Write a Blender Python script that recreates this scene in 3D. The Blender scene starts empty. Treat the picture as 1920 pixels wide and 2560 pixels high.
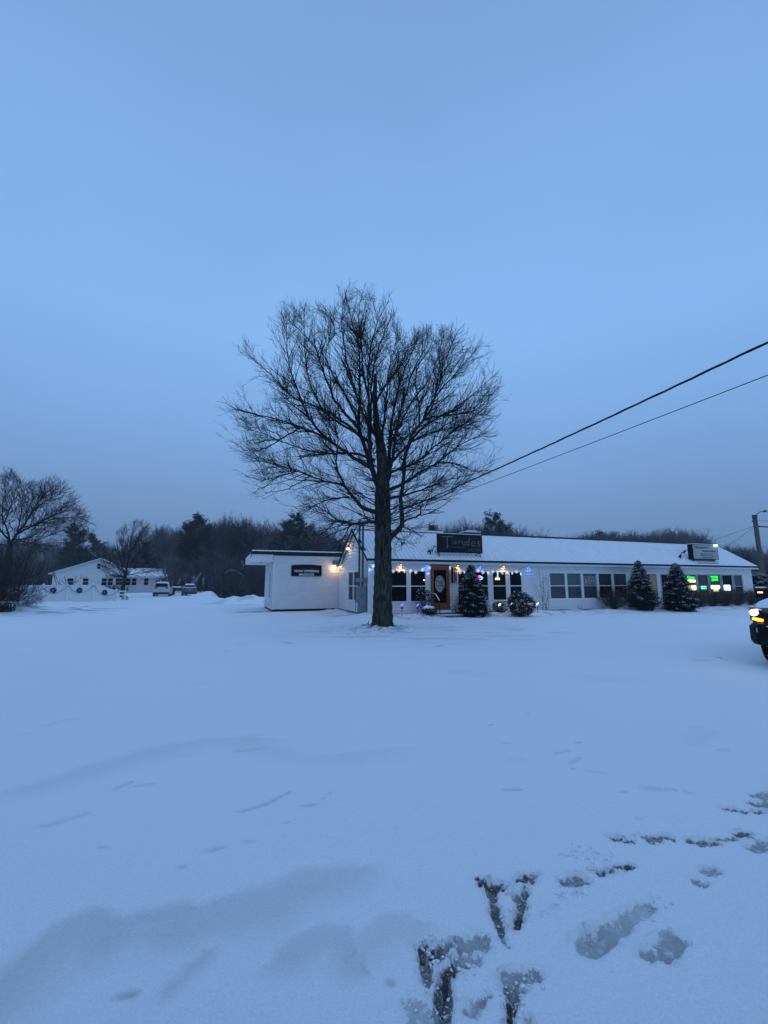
import bpy, math, random
import numpy as np
from mathutils import Vector, Matrix, noise as mnoise
R = math.radians
random.seed(7)
rng = np.random.default_rng(11)
scene = bpy.context.scene
col = scene.collection

# ---------------------------------------------------------------- camera, sky, light, exposure
EYE, FPX, PITCH = 1.55, 1095.7, 0.16113
cam_data = bpy.data.cameras.new("camera")
cam_data.sensor_fit = 'HORIZONTAL'; cam_data.sensor_width = 36.0
cam_data.lens = 36.0 * FPX / 1920.0
cam_data.clip_start = 0.05; cam_data.clip_end = 3000
cam = bpy.data.objects.new("camera", cam_data); col.objects.link(cam)
cam.location = (0, 0, EYE); cam.rotation_euler = (math.pi / 2 + PITCH, 0, 0)
scene.camera = cam

world = bpy.data.worlds.new("World"); scene.world = world; world.use_nodes = True
wn = world.node_tree; wn.nodes.clear()
wout = wn.nodes.new('ShaderNodeOutputWorld'); wbg = wn.nodes.new('ShaderNodeBackground')
tc = wn.nodes.new('ShaderNodeTexCoord'); sep = wn.nodes.new('ShaderNodeSeparateXYZ')
nz = wn.nodes.new('ShaderNodeTexNoise'); nz.inputs['Scale'].default_value = 1.6; nz.inputs['Detail'].default_value = 3
ramp = wn.nodes.new('ShaderNodeValToRGB')
STOPS = [(0.0, (0.122, 0.232, 0.425)), (0.07, (0.138, 0.262, 0.485)), (0.16, (0.156, 0.304, 0.575)),
         (0.33, (0.188, 0.388, 0.745)), (0.50, (0.224, 0.455, 0.850)), (0.70, (0.212, 0.424, 0.80)), (0.875, (0.188, 0.364, 0.69)), (1.0, (0.42, 0.76, 1.32))]
while len(ramp.color_ramp.elements) < len(STOPS): ramp.color_ramp.elements.new(0.5)
for e, (p_, c_) in zip(ramp.color_ramp.elements, STOPS):
    e.position = p_; e.color = (*c_, 1)
sky = wn.nodes.new('ShaderNodeTexSky'); sky.sky_type = 'NISHITA'; sky.sun_disc = False
sky.sun_elevation = R(2); sky.sun_rotation = R(170); sky.air_density = 2.0; sky.dust_density = 4.0
skym = wn.nodes.new('ShaderNodeMix'); skym.data_type = 'RGBA'; skym.blend_type = 'ADD'; skym.inputs[0].default_value = 0.02
cloud = wn.nodes.new('ShaderNodeMix'); cloud.data_type = 'RGBA'; cloud.blend_type = 'MULTIPLY'; cloud.inputs[0].default_value = 1.0
cr = wn.nodes.new('ShaderNodeMapRange'); cr.inputs['From Min'].default_value = 0.3; cr.inputs['From Max'].default_value = 0.7
cr.inputs['To Min'].default_value = 0.95; cr.inputs['To Max'].default_value = 1.05
L = wn.links.new
L(tc.outputs['Generated'], sep.inputs[0]); L(sep.outputs['Z'], ramp.inputs['Fac'])
L(tc.outputs['Generated'], nz.inputs['Vector']); L(nz.outputs['Fac'], cr.inputs['Value'])
L(ramp.outputs['Color'], cloud.inputs[6]); L(cr.outputs['Result'], cloud.inputs[7])
L(cloud.outputs[2], skym.inputs[6]); L(sky.outputs['Color'], skym.inputs[7])
L(skym.outputs[2], wbg.inputs['Color']); L(wbg.outputs[0], wout.inputs['Surface'])
wbg.inputs['Strength'].default_value = 1.0

sun_d = bpy.data.lights.new("sun", 'SUN'); sun_d.energy = 0.10; sun_d.angle = R(50); sun_d.color = (1.0, 0.97, 0.92)
sun = bpy.data.objects.new("sun", sun_d); col.objects.link(sun)
sun.rotation_euler = (R(35), 0, R(10))
scene.view_settings.view_transform = 'Standard'; scene.view_settings.look = 'None'
scene.view_settings.exposure = 0.0; scene.view_settings.gamma = 1.0

# ---------------------------------------------------------------- measuring helpers
def ray(u, v):
    w = (1280 - v) / FPX
    return Vector(((u - 960) / FPX, math.cos(PITCH) - w * math.sin(PITCH), math.sin(PITCH) + w * math.cos(PITCH)))
def G(u, v, z=0.0):
    d = ray(u, v); k = (z - EYE) / d.z
    return Vector((d.x * k, d.y * k, z))
def AT(u, v, Y):
    d = ray(u, v); k = Y / d.y
    return Vector((d.x * k, Y, EYE + d.z * k))
AZ, X0, Y0 = 1.21892, -0.7537, 20.979
PHI = math.pi / 2 - AZ
UX = Vector((math.sin(AZ), math.cos(AZ), 0)); VX = Vector((-math.cos(AZ), math.sin(AZ), 0))
def F(t, s, z=0.0):
    return Vector((X0, Y0, z)) + UX * t + VX * s

# ---------------------------------------------------------------- materials
MATS = {}
def mat(name, color, rough=0.7, emit=None, estr=1.0, metal=0.0, var=0.0, vscale=6.0, vcol=None, stretch=(1, 1, 1), bump=0.0, bscale=30.0, spec=None):
    if name in MATS: return MATS[name]
    m = bpy.data.materials.new(name); m.use_nodes = True; MATS[name] = m
    nt = m.node_tree; b = nt.nodes['Principled BSDF']
    b.inputs['Base Color'].default_value = (*color, 1); b.inputs['Roughness'].default_value = rough
    b.inputs['Metallic'].default_value = metal
    if spec is not None: b.inputs['Specular IOR Level'].default_value = spec
    if emit:
        b.inputs['Emission Color'].default_value = (*emit, 1); b.inputs['Emission Strength'].default_value = estr
    if var > 0 or bump > 0:
        t = nt.nodes.new('ShaderNodeTexCoord'); mp = nt.nodes.new('ShaderNodeMapping'); mp.inputs['Scale'].default_value = stretch
        nt.links.new(t.outputs['Object'], mp.inputs[0])
    if var > 0:
        n = nt.nodes.new('ShaderNodeTexNoise'); n.inputs['Scale'].default_value = vscale; n.inputs['Detail'].default_value = 6
        n.inputs['Roughness'].default_value = 0.65
        r = nt.nodes.new('ShaderNodeMapRange'); r.inputs['From Min'].default_value = 0.35; r.inputs['From Max'].default_value = 0.65
        mx = nt.nodes.new('ShaderNodeMix'); mx.data_type = 'RGBA'
        c2 = vcol if vcol else tuple(c * (1 - var) for c in color)
        mx.inputs[6].default_value = (*color, 1); mx.inputs[7].default_value = (*c2, 1)
        nt.links.new(mp.outputs[0], n.inputs['Vector']); nt.links.new(n.outputs['Fac'], r.inputs['Value'])
        nt.links.new(r.outputs['Result'], mx.inputs[0]); nt.links.new(mx.outputs[2], b.inputs['Base Color'])
    if bump > 0:
        n2 = nt.nodes.new('ShaderNodeTexNoise'); n2.inputs['Scale'].default_value = bscale; n2.inputs['Detail'].default_value = 8
        bp = nt.nodes.new('ShaderNodeBump'); bp.inputs['Strength'].default_value = bump; bp.inputs['Distance'].default_value = 0.05
        nt.links.new(mp.outputs[0], n2.inputs['Vector']); nt.links.new(n2.outputs['Fac'], bp.inputs['Height'])
        nt.links.new(bp.outputs[0], b.inputs['Normal'])
    return m
SNOW = mat('snow', (0.85, 0.85, 0.88), 0.85, var=0.04, vscale=2, bump=0.25, bscale=8)
SIDING = mat('white_vinyl', (0.80, 0.80, 0.80), 0.55, var=0.10, vscale=1.5, stretch=(1, 1, 3))
TRIM = mat('white_trim', (0.82, 0.82, 0.82), 0.5, var=0.08, vscale=4)
GREEN = mat('green_metal', (0.010, 0.034, 0.022), 0.6, var=0.3, vscale=8, spec=.12)
RIBROOF = mat('roof_steel', (0.26, 0.30, 0.31), 0.5, var=0.5, vscale=5)
GLASS = mat('dark_glass', (0.005, 0.007, 0.010), 0.15, var=0.5, vscale=3, spec=.08)
BLIND = mat('blind_glass', (0.085, 0.12, 0.118), 0.25, var=0.25, vscale=2, stretch=(1, 1, 6))
BLIND2 = mat('grey_blind_glass', (0.045, 0.062, 0.066), 0.25, var=0.35, vscale=2)
CONC = mat('concrete', (0.18, 0.17, 0.16), 0.9, var=0.4, vscale=9, bump=0.3)
DARKBASE = mat('dark_foundation', (0.03, 0.028, 0.027), 0.95, var=0.5, vscale=9)
BLACK = mat('black_paint', (0.010, 0.010, 0.012), 0.5, spec=.12)
IRON = mat('wrought_iron', (0.012, 0.012, 0.014), 0.5, spec=.15)
GALV = mat('galvanised_grey', (0.22, 0.25, 0.27), 0.45, metal=0.3, var=0.45, vscale=7)
CONDUIT = mat('weathered_conduit', (0.11, 0.13, 0.14), 0.5, metal=0.3, var=0.4, vscale=12)
REDWOOD = mat('red_brown_wood', (0.36, 0.085, 0.020), 0.5, var=0.25, vscale=5, stretch=(8, 8, 1))
BARK = mat('rough_bark', (0.090, 0.092, 0.072), 0.95, var=1, vscale=4, vcol=(0.010, 0.009, 0.010), stretch=(3, 3, 0.8), bump=1.0, bscale=12, spec=.05)
LIMB = mat('limb_bark', (0.050, 0.058, 0.048), 0.9, var=1, vscale=5, vcol=(0.018, 0.018, 0.018), bump=0.4, spec=.05)
TWIG = mat('twig_bark', (0.026, 0.025, 0.025), 0.95, spec=.05)
FARTWIG = mat('hazed_twigs', (0.125, 0.122, 0.130), 0.95, var=0.5, vscale=0.3, spec=.05)  # lighter bluish grey: distance haze painted into the twig colour
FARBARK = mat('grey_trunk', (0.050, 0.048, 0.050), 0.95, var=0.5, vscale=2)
FARTWIG2 = mat('snow_lit_twigs', (0.20, 0.195, 0.20), 0.95, var=0.5, vscale=0.3, spec=.05)  # paler copy of the far twigs, light off the snow put into the colour
PINE = mat('hazed_pine_needles', (0.040, 0.058, 0.046), 0.8, var=0.5, vscale=0.6, spec=.1)  # green greyed to carry the distance haze in the needle colour
SPRUCE = mat('spruce_needles', (0.012, 0.022, 0.016), 0.8, var=0.5, vscale=3, spec=.08)
LEAFY = mat('dark_leaves', (0.022, 0.032, 0.018), 0.5, var=0.6, vscale=6, vcol=(0.035, 0.027, 0.018), spec=.15)
YLEAF = mat('olive_leaves', (0.075, 0.085, 0.035), 0.6, var=0.5, vscale=7)
PURPLE = mat('purple_twigs', (0.055, 0.034, 0.040), 0.9, var=0.4, vscale=5)
BROWNTWIG = mat('brown_twigs', (0.120, 0.088, 0.078), 0.9, var=0.4, vscale=3)
FENCEW = mat('white_pvc', (0.80, 0.81, 0.82), 0.5, var=0.08, vscale=2)
TYRE = mat('tyre_rubber', (0.008, 0.008, 0.009), 0.85, var=0.5, vscale=20, spec=.08)
RUBWHEEL = mat('alloy_wheel', (0.18, 0.18, 0.19), 0.35, metal=0.8)
CHROME = mat('chrome', (0.55, 0.56, 0.58), 0.2, metal=1.0)

# ---------------------------------------------------------------- mesh helpers
def raw_mesh(name, verts, faces):
    me = bpy.data.meshes.new(name)
    verts = np.asarray(verts, dtype=np.float32); faces = np.asarray(faces, dtype=np.int32)
    k = faces.shape[1]
    me.vertices.add(len(verts)); me.vertices.foreach_set('co', verts.ravel())
    me.loops.add(faces.size); me.loops.foreach_set('vertex_index', faces.ravel())
    me.polygons.add(len(faces)); me.polygons.foreach_set('loop_start', np.arange(0, faces.size, k, dtype=np.int32))
    me.polygons.foreach_set('loop_total', np.full(len(faces), k, dtype=np.int32))
    me.update(calc_edges=True)
    return me
def tag(o, label=None, cat=None, group=None, kind=None):
    if label: o['label'] = label
    if cat: o['category'] = cat
    if group: o['group'] = group
    if kind: o['kind'] = kind
    return o
def obj(name, me, m, parent=None, smooth=False):
    o = bpy.data.objects.new(name, me); col.objects.link(o)
    if m is not None and len(me.materials) == 0: me.materials.append(m)
    if smooth: me.polygons.foreach_set('use_smooth', np.ones(len(me.polygons), dtype=bool))
    if parent: o.parent = parent
    return o
def thing(name, label, cat, loc=(0, 0, 0), rz=0.0, group=None):
    o = bpy.data.objects.new(name, None); col.objects.link(o); o.empty_display_size = 0.2
    o.location = loc; o.rotation_euler = (0, 0, rz)
    return tag(o, label, cat, group)
def copy_tree(o, parent=None):
    c = o.copy(); col.objects.link(c)
    if parent: c.parent = parent
    for ch in list(o.children): copy_tree(ch, c)
    return c
class MB:
    def __init__(s): s.v = []; s.f = []
    def add(s, vs, fs):
        n = len(s.v); s.v += [tuple(q) for q in vs]; s.f += [tuple(i + n for i in q) for q in fs]; return s
    def box(s, x0, x1, y0, y1, z0, z1, M=None):
        vs = [(x, y, z) for z in (z0, z1) for (x, y) in ((x0, y0), (x1, y0), (x1, y1), (x0, y1))]
        if M is not None: vs = [tuple(M @ Vector(q)) for q in vs]
        return s.add(vs, [(0, 3, 2, 1), (4, 5, 6, 7), (0, 1, 5, 4), (1, 2, 6, 5), (2, 3, 7, 6), (3, 0, 4, 7)])
    def quad(s, a, b, c, d): return s.add([a, b, c, d], [(0, 1, 2, 3)])
    def tube(s, pts, r, k=8, cap=True):
        pts = [Vector(p) for p in pts]; n = len(pts)
        rr = r if isinstance(r, (list, tuple)) else [r] * n
        ref = None; vs = []
        for i, p in enumerate(pts):
            t = (pts[min(i + 1, n - 1)] - pts[max(i - 1, 0)]).normalized()
            if ref is None: ref = Vector((0, 0, 1)) if abs(t.z) < 0.9 else Vector((1, 0, 0))
            a = (ref - t * ref.dot(t)).normalized(); ref = a; b = t.cross(a)
            for j in range(k):
                an = 2 * math.pi * j / k
                vs.append(p + (a * math.cos(an) + b * math.sin(an)) * rr[i])
        fs = [(i * k + j, i * k + (j + 1) % k, (i + 1) * k + (j + 1) % k, (i + 1) * k + j) for i in range(n - 1) for j in range(k)]
        if cap: fs += [tuple(range(k - 1, -1, -1)), tuple((n - 1) * k + j for j in range(k))]
        return s.add(vs, fs)
    def lathe(s, prof, k=16, M=None):
        vs = []
        for (r, z) in prof:
            for j in range(k):
                a = 2 * math.pi * j / k; q = Vector((r * math.cos(a), r * math.sin(a), z))
                vs.append(M @ q if M is not None else q)
        n = len(prof)
        fs = [(i * k + j, i * k + (j + 1) % k, (i + 1) * k + (j + 1) % k, (i + 1) * k + j) for i in range(n - 1) for j in range(k)]
        fs += [tuple(range(k - 1, -1, -1)), tuple((n - 1) * k + j for j in range(k))]
        return s.add(vs, fs)
    def prism(s, poly, y0, y1):       # polygon in XZ extruded along Y
        n = len(poly)
        vs = [(x, y0, z) for x, z in poly] + [(x, y1, z) for x, z in poly]
        return s.add(vs, [tuple(range(n)), tuple(range(2 * n - 1, n - 1, -1))] + [(i, i + n, (i + 1) % n + n, (i + 1) % n) for i in range(n)])
    def loft(s, secs):
        k = len(secs[0]); vs = [q for sec in secs for q in sec]
        fs = [(i * k + j, i * k + (j + 1) % k, (i + 1) * k + (j + 1) % k, (i + 1) * k + j) for i in range(len(secs) - 1) for j in range(k)]
        fs += [tuple(range(k - 1, -1, -1)), tuple((len(secs) - 1) * k + j for j in range(k))]
        return s.add(vs, fs)
    def build(s, name, m, parent=None, smooth=False):
        me = bpy.data.meshes.new(name); me.from_pydata(s.v, [], s.f); me.update()
        return obj(name, me, m, parent, smooth)
def text(name, body, m, parent, loc, height=None, width=None, ext=0.004, shear=0.0, thick=0.0, rot=(math.pi / 2, 0, 0), xs=1.0):
    cu = bpy.data.curves.new(name, 'FONT'); cu.body = body; cu.size = 1.0; cu.extrude = ext; cu.shear = shear
    cu.offset = thick; cu.align_x = 'CENTER'; cu.align_y = 'CENTER'; cu.resolution_u = 3
    o = bpy.data.objects.new(name, cu); col.objects.link(o)
    dg = bpy.context.evaluated_depsgraph_get()
    me = bpy.data.meshes.new_from_object(o.evaluated_get(dg)); bpy.data.objects.remove(o)
    co = np.empty(len(me.vertices) * 3, dtype=np.float32); me.vertices.foreach_get('co', co); co = co.reshape(-1, 3)
    mn, mx = co.min(0), co.max(0); c = (mn + mx) / 2
    sx = width / (mx[0] - mn[0]) if width else None; sy = height / (mx[1] - mn[1]) if height else None
    if sx is None: sx = sy * xs
    if sy is None: sy = sx
    co[:, 0] = (co[:, 0] - c[0]) * sx; co[:, 1] = (co[:, 1] - c[1]) * sy
    me.vertices.foreach_set('co', co.ravel()); me.materials.clear()
    ob = obj(name, me, m, parent); ob.location = loc; ob.rotation_euler = rot
    return ob

def vnoise(x, y, seed=0):
    xi = np.floor(x).astype(np.int64); yi = np.floor(y).astype(np.int64); fx = x - xi; fy = y - yi
    def h(a, b):
        n = (a * 374761393 + b * 668265263 + seed * 1442695041) & 0xffffffff
        n = ((n ^ (n >> 13)) * 1274126177) & 0xffffffff
        return ((n ^ (n >> 16)) & 0xffff) / 65535.0
    fx = fx * fx * (3 - 2 * fx); fy = fy * fy * (3 - 2 * fy)
    return (h(xi, yi) * (1 - fx) + h(xi + 1, yi) * fx) * (1 - fy) + (h(xi, yi + 1) * (1 - fx) + h(xi + 1, yi + 1) * fx) * fy
def fbm(x, y, seed=0, o=4):
    s = 0; a = 0.5; n = 0
    for i in range(o):
        s = s + a * vnoise(x * 2 ** i, y * 2 ** i, seed + i * 17); n += a; a *= 0.5
    return s / n
def sstep(a, b, x):
    t = np.clip((x - a) / (b - a), 0, 1); return t * t * (3 - 2 * t)

# ---------------------------------------------------------------- terrain
def edge_y(x):   # the line where the lot ends and the wooded ground drops away
    return np.interp(x, [-200, -60, -31, -25, -17, -13, 0, 30, 60, 200], [95, 95, 92, 60, 47, 39, 38, 52, 60, 60])
def terrain(x, y):
    z = 0.05 * (fbm(x / 9, y / 9, 3) - 0.5) * sstep(8, 16, np.hypot(x, y))
    z = z + 0.022 * (fbm(x / 1.6 + 0.3 * y, y / 1.1, 5, 3) - 0.5) * sstep(60, 20, np.hypot(x, y))
    z = z - 5.0 * sstep(0, 9, y - edge_y(x))
    # snow banks
    def bump(u, v, rx, ry, h, lump=0.5):
        c = G(u, v); d = np.sqrt(((x - c.x) / rx) ** 2 + ((y - c.y) / ry) ** 2)
        return h * sstep(1, 0, d) * (1 - lump + 2 * lump * fbm(x * 1.3, y * 1.3, 9))
    z = z + bump(536, 1490, 3.4, 5, 0.70, 0.12)
    z = z + bump(640, 1506, 4.5, 3.2, 0.42, 0.8) + bump(600, 1506, 4, 3, 0.15, 0.6)
    z = z + bump(90, 1517, 6, 5.5, 0.32, 0.7) + bump(20, 1530, 5, 4, 0.3, 0.7)
    # planted beds and drift along the shop front, around its left corner and the big tree
    t = (x - X0) * UX.x + (y - Y0) * UX.y; s = (x - X0) * VX.x + (y - Y0) * VX.y
    bed = sstep(-2.1, -1.2, s) * sstep(0.6, 0.0, s) * sstep(-1.0, 0.0, t) * sstep(29, 27.6, t)
    bed = bed * (1 - sstep(3.0, 3.4, t) * sstep(5.3, 4.9, t))
    z = z + bed * (0.10 + 0.16 * (fbm(x * 1.7, y * 1.7, 21) - 0.4))
    side_b = sstep(-1.3, -0.5, t) * sstep(0.1, 0, t) * sstep(-0.8, 0.2, s) * sstep(6, 5, s)
    z = z + side_b * 0.22 * (fbm(x * 1.5, y * 1.5, 23) - 0.2)
    dt = np.hypot(x + 0.08, y - 15.56)
    z = z + sstep(1.9, 0.4, dt) * (0.06 + 0.22 * (fbm(x * 4, y * 4, 31) - 0.35))
    return z
def TZ(x, y): return float(terrain(np.array([float(x)]), np.array([float(y)]))[0])
def axis(parts, lo, hi, grow=1.09):
    a = []
    for (p, q, st) in parts: a += list(np.arange(p, q, st))
    st = parts[-1][2]; x = parts[-1][1]
    while x < hi: a.append(x); st *= grow; x += st
    a.append(hi)
    st = parts[0][2]; x = parts[0][0] - st; b = []
    while x > lo: b.append(x); st *= grow; x -= st
    b.append(lo)
    return np.array(b[::-1] + a)
gx = axis([(-29, -6, .22), (-6, -2.2, .10), (-2.2, -0.4, .04), (-0.4, 4.3, .0115), (4.3, 10, .1), (10, 29, .2)], -1200, 1200)
gy = axis([(1.5, 5.4, .0115), (5.4, 5.6, .03), (5.6, 12, .08), (12, 14.2, .12), (14.2, 17.6, .045), (17.6, 34, .13), (34, 62, .3)], -60, 1500)
XX, YY = np.meshgrid(gx, gy)
ZZ = terrain(XX, YY)
SCUF = np.zeros_like(ZZ); SDRK = np.zeros_like(ZZ)
WEAR = np.zeros_like(ZZ)      # how much of the wet ground shows through the snow
PUSH = np.zeros_like(ZZ)
def capsule(u0, v0, u1, v1, w0, w1):
    a = G(u0, v0); b = G(u1, v1)
    dx, dy = b.x - a.x, b.y - a.y; l2 = dx * dx + dy * dy + 1e-9
    tt = np.clip(((XX - a.x) * dx + (YY - a.y) * dy) / l2, 0, 1)
    return np.hypot(XX - a.x - tt * dx, YY - a.y - tt * dy) / (w0 + (w1 - w0) * tt)
nA = fbm(XX * 22, YY * 22, 41, 3); nB = fbm(XX * 55, YY * 55, 43, 2); nC = fbm(XX * 9, YY * 9, 47, 3)
def track(u0, v0, u1, v1, w0, w1, dark, deep=0.035, lump=1.0, soft=0.55):
    """one scuff or shoe print: pressed in, snow torn off in patches, a low rim pushed up round it"""
    global SCUF, SDRK, PUSH
    TRK.append((u0, v0, u1, v1, w0, w1, dark)); dark = min(1, dark * 1.2)
    d = capsule(u0, v0, u1, v1, w0, w1) + (nA - 0.5) * 0.8 * lump + (nB - .5) * .35 * lump
    m = 1 - sstep(.62, 1.25, d)
    SDRK = np.where(m > SCUF, dark, SDRK); SCUF = np.maximum(SCUF, m)
    PUSH -= (1 - sstep(.55, 1.12, d)) * deep * 0.8 * (.7 + .6 * nB)
    rim = np.exp(-((d - 1.28) / 0.16) ** 2); PUSH += rim * deep * 0.75 * np.clip(nC + nB - .55, 0, 1)
TRK = []
T = track
T(1470, 2368, 1500, 2345, .062, .060, .42, .03, .5, .5); T(1500, 2345, 1555, 2315, .060, .050, .40, .03, .5)
T(1575, 2300, 1622, 2268, .045, .038, .34, .022, 1.1)
T(1616, 2386, 1622, 2388, .040, .038, .42, .028, .6); T(1668, 2378, 1690, 2352, .055, .045, .45, .028, .6)
T(1656, 2335, 1672, 2335, .020, .025, .35, .02, .8); T(1630, 2396, 1662, 2400, .03, .03, .38, .02, .8)
T(1420, 2208, 1455, 2205, .045, .055, .62, .028, 1.6); T(1480, 2178, 1522, 2183, .020, .030, .80, .03, 1.5); T(1540, 2170, 1572, 2166, .040, .030, .85, .035, 1.4)
T(1530, 2178, 1500, 2190, .018, .018, .6, .02, 1.5)
T(1532, 2094, 1575, 2100, .035, .035, .72, .025, 1.6); T(1622, 2095, 1668, 2092, .05, .04, .68, .03, 1.3); T(1625, 2108, 1650, 2102, .016, .02, .95, .03, 1.0)
T(1728, 2104, 1780, 2106, .035, .04, .7, .025, 1.8); T(1785, 2098, 1835, 2095, .02, .022, .6, .02, 1.8); T(1846, 2086, 1866, 2080, .035, .03, .75, .03, 1.4); T(1862, 2092, 1880, 2094, .02, .015, .7, .02, 1.4)
T(1885, 2122, 1900, 2117, .05, .05, .5, .025, .8); T(1905, 2105, 1930, 2108, .04, .05, .5, .025, .9)
T(1742, 2205, 1752, 2208, .035, .04, .5, .025, 1.0); T(1765, 2180, 1785, 2178, .04, .04, .48, .025, 1.1)
T(1822, 2022, 1860, 2028, .045, .03, .65, .025, 1.6); T(1885, 2027, 1925, 2032, .028, .03, .85, .03, 1.4)
T(1888, 2010, 1925, 2010, .05, .06, .6, .025, .9); T(1893, 1990, 1925, 1985, .05, .06, .5, .02, .9)
T(1208, 2206, 1250, 2216, .042, .035, .85, .035, 1.3); T(1200, 2198, 1215, 2204, .03, .03, .8, .03, 1.3); T(1226, 2222, 1238, 2275, .024, .030, .72, .035, 1.4); T(1240, 2280, 1252, 2330, .030, .016, .75, .035, 1.2)
T(1305, 2204, 1322, 2195, .038, .038, .88, .04, 1.2); T(1325, 2195, 1345, 2182, .035, .02, .5, .02, 1.4); T(1312, 2222, 1302, 2280, .024, .026, .72, .035, 1.4); T(1300, 2282, 1289, 2322, .026, .018, .85, .035, 1.2)
T(1252, 2340, 1270, 2365, .012, .014, .5, .02, 1.2); T(1290, 2250, 1288, 2240, .02, .02, .6, .02, 1.2)
T(1050, 2376, 1062, 2388, .024, .030, .95, .04, 1.4); T(1062, 2392, 1108, 2392, .030, .028, .9, .045, 1.4); T(1105, 2385, 1135, 2366, .026, .035, .7, .03, 1.5)
T(1140, 2368, 1200, 2358, .050, .050, .50, .02, 1.8); T(1160, 2400, 1185, 2398, .05, .03, .42, .02, 1.8)
T(1068, 2405, 1070, 2455, .028, .030, .7, .035, 1.4); T(1140, 2420, 1110, 2448, .022, .03, .85, .04, 1.2); T(1105, 2452, 1094, 2500, .032, .024, .8, .04, 1.3); T(1118, 2470, 1112, 2570, .022, .022, .75, .035, 1.4)
T(1030, 2510, 1060, 2560, .05, .07, .34, .015, 1.5); T(1090, 2520, 1094, 2570, .03, .03, .6, .03, 1.5)
T(1270, 2452, 1335, 2440, .042, .038, .52, .025, 1.5); T(1275, 2478, 1300, 2475, .03, .02, .5, .02, 1.5); T(1290, 2480, 1280, 2515, .020, .024, .9, .04, 1.1); T(1278, 2520, 1270, 2552, .022, .018, .85, .04, 1.2)
T(1175, 2530, 1200, 2508, .03, .03, .42, .02, 1.8); T(1200, 2505, 1225, 2488, .012, .012, .45, .015, 1.5); T(1318, 2540, 1325, 2560, .02, .02, .4, .02, 1.6)
# loose crumbs of snow thrown up between the prints
for (u, v, w) in [(1362, 2290, .022), (1388, 2270, .018), (1440, 2135, .03), (1466, 2138, .03), (1490, 2140, .025), (1405, 2140, .015), (1402, 2245, .015), (1440, 2240, .02), (1120, 2420, .05), (1075, 2368, .05), (1276, 2225, .03), (1270, 2300, .03), (1220, 2350, .03)]:
    d = capsule(u, v, u + 6, v + 2, w, w) + (nA - .5) * .8; PUSH += 0.02 * (1 - sstep(.2, 1.1, d))
# wind-thinned hollows where the ground greys through
def hollow(pts, w, dark, deep=0.012, one=True):
    global WEAR, PUSH
    P = [G(u, v) for u, v in pts]
    if not one: w = w * .66
    best = np.full_like(XX, 9e9); side = np.zeros_like(XX)
    for a, b in zip(P[:-1], P[1:]):
        dx, dy = b.x - a.x, b.y - a.y; l2 = dx * dx + dy * dy
        tt = np.clip(((XX - a.x) * dx + (YY - a.y) * dy) / l2, 0, 1)
        d = np.hypot(XX - a.x - tt * dx, YY - a.y - tt * dy)
        sg = np.sign(dx * (YY - a.y) - dy * (XX - a.x)); k = d < best
        best = np.where(k, d, best); side = np.where(k, sg, side)
    d = best / w + (fbm(XX * 2.2, YY * 2.2, 57) - .5) * 0.8
    far = side > 0
    m = np.where(far, 1 - sstep(0.0, 0.30, d), 1 - sstep(0.05, 1.25, d)) if one else 1 - sstep(0.1, 1.1, d)
    WEAR = np.maximum(WEAR, m * dark); PUSH -= m * deep
Z7 = lambda l: [(a * .6028, 1550 + b * .6028) for a, b in l]
hollow(Z7([(-60, 1540), (60, 1440), (250, 1265), (380, 1215), (480, 1265), (590, 1215), (745, 1190)]), .26, .20)
hollow(Z7([(740, 1255), (880, 1185), (1100, 1145), (1250, 1080), (1480, 1025)]), .24, .17)
hollow(Z7([(500, 1290), (745, 1250)]), .10, .18)
hollow(Z7([(690, 1520), (760, 1450), (840, 1380)]), .08, .18); hollow(Z7([(1180, 1380), (1330, 1285), (1430, 1290), (1490, 1390)]), .14, .17)
hollow(Z7([(1500, 1330), (1600, 1230), (1680, 1240)]), .16, .13)
hollow(Z7([(150, 670), (400, 600), (650, 530), (900, 485), (1060, 485)]), .42, .11); hollow(Z7([(1080, 500), (1230, 545), (1400, 545), (1620, 525)]), .4, .08)
for l, w, k in [([(480, 700), (540, 675)], .07, .22), ([(565, 690), (632, 682)], .05, .18), ([(1000, 793), (1100, 765), (1200, 715)], .045, .32), ([(980, 540), (1090, 520)], .08, .2),
                ([(290, 347), (310, 346)], .06, .3), ([(365, 360), (380, 358)], .05, .25), ([(1270, 772), (1300, 766)], .05, .3), ([(1345, 742), (1370, 718)], .04, .18), ([(415, 940), (445, 938)], .05, .22),
                ([(875, 955), (915, 942)], .05, .25), ([(515, 1558), (545, 1550)], .045, .38), ([(745, 1020), (765, 1020)], .04, .2), ([(200, 850), (360, 800)], .06, .13), ([(205, 435), (280, 415)], .12, .1),
                ([(95, 466), (115, 465)], .07, .14), ([(900, 98), (925, 98)], .1, .3), ([(985, 102), (1030, 103)], .09, .4), ([(1170, 90), (1210, 98)], .12, .4), ([(520, 141), (550, 140)], .1, .25), ([(925, 127), (932, 127)], .09, .5),
                ([(820, 258), (870, 257)], .08, .2), ([(1180, 840), (1200, 838)], .04, .22), ([(1615, 1500), (1625, 1505)], .035, .35), ([(1020, 918), (1050, 918)], .04, .16)]:
    hollow(Z7(l), w, k, .005, False)
Z8 = lambda l: [(1220 + a * .4219, 1780 + b * .4219) for a, b in l]
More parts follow.
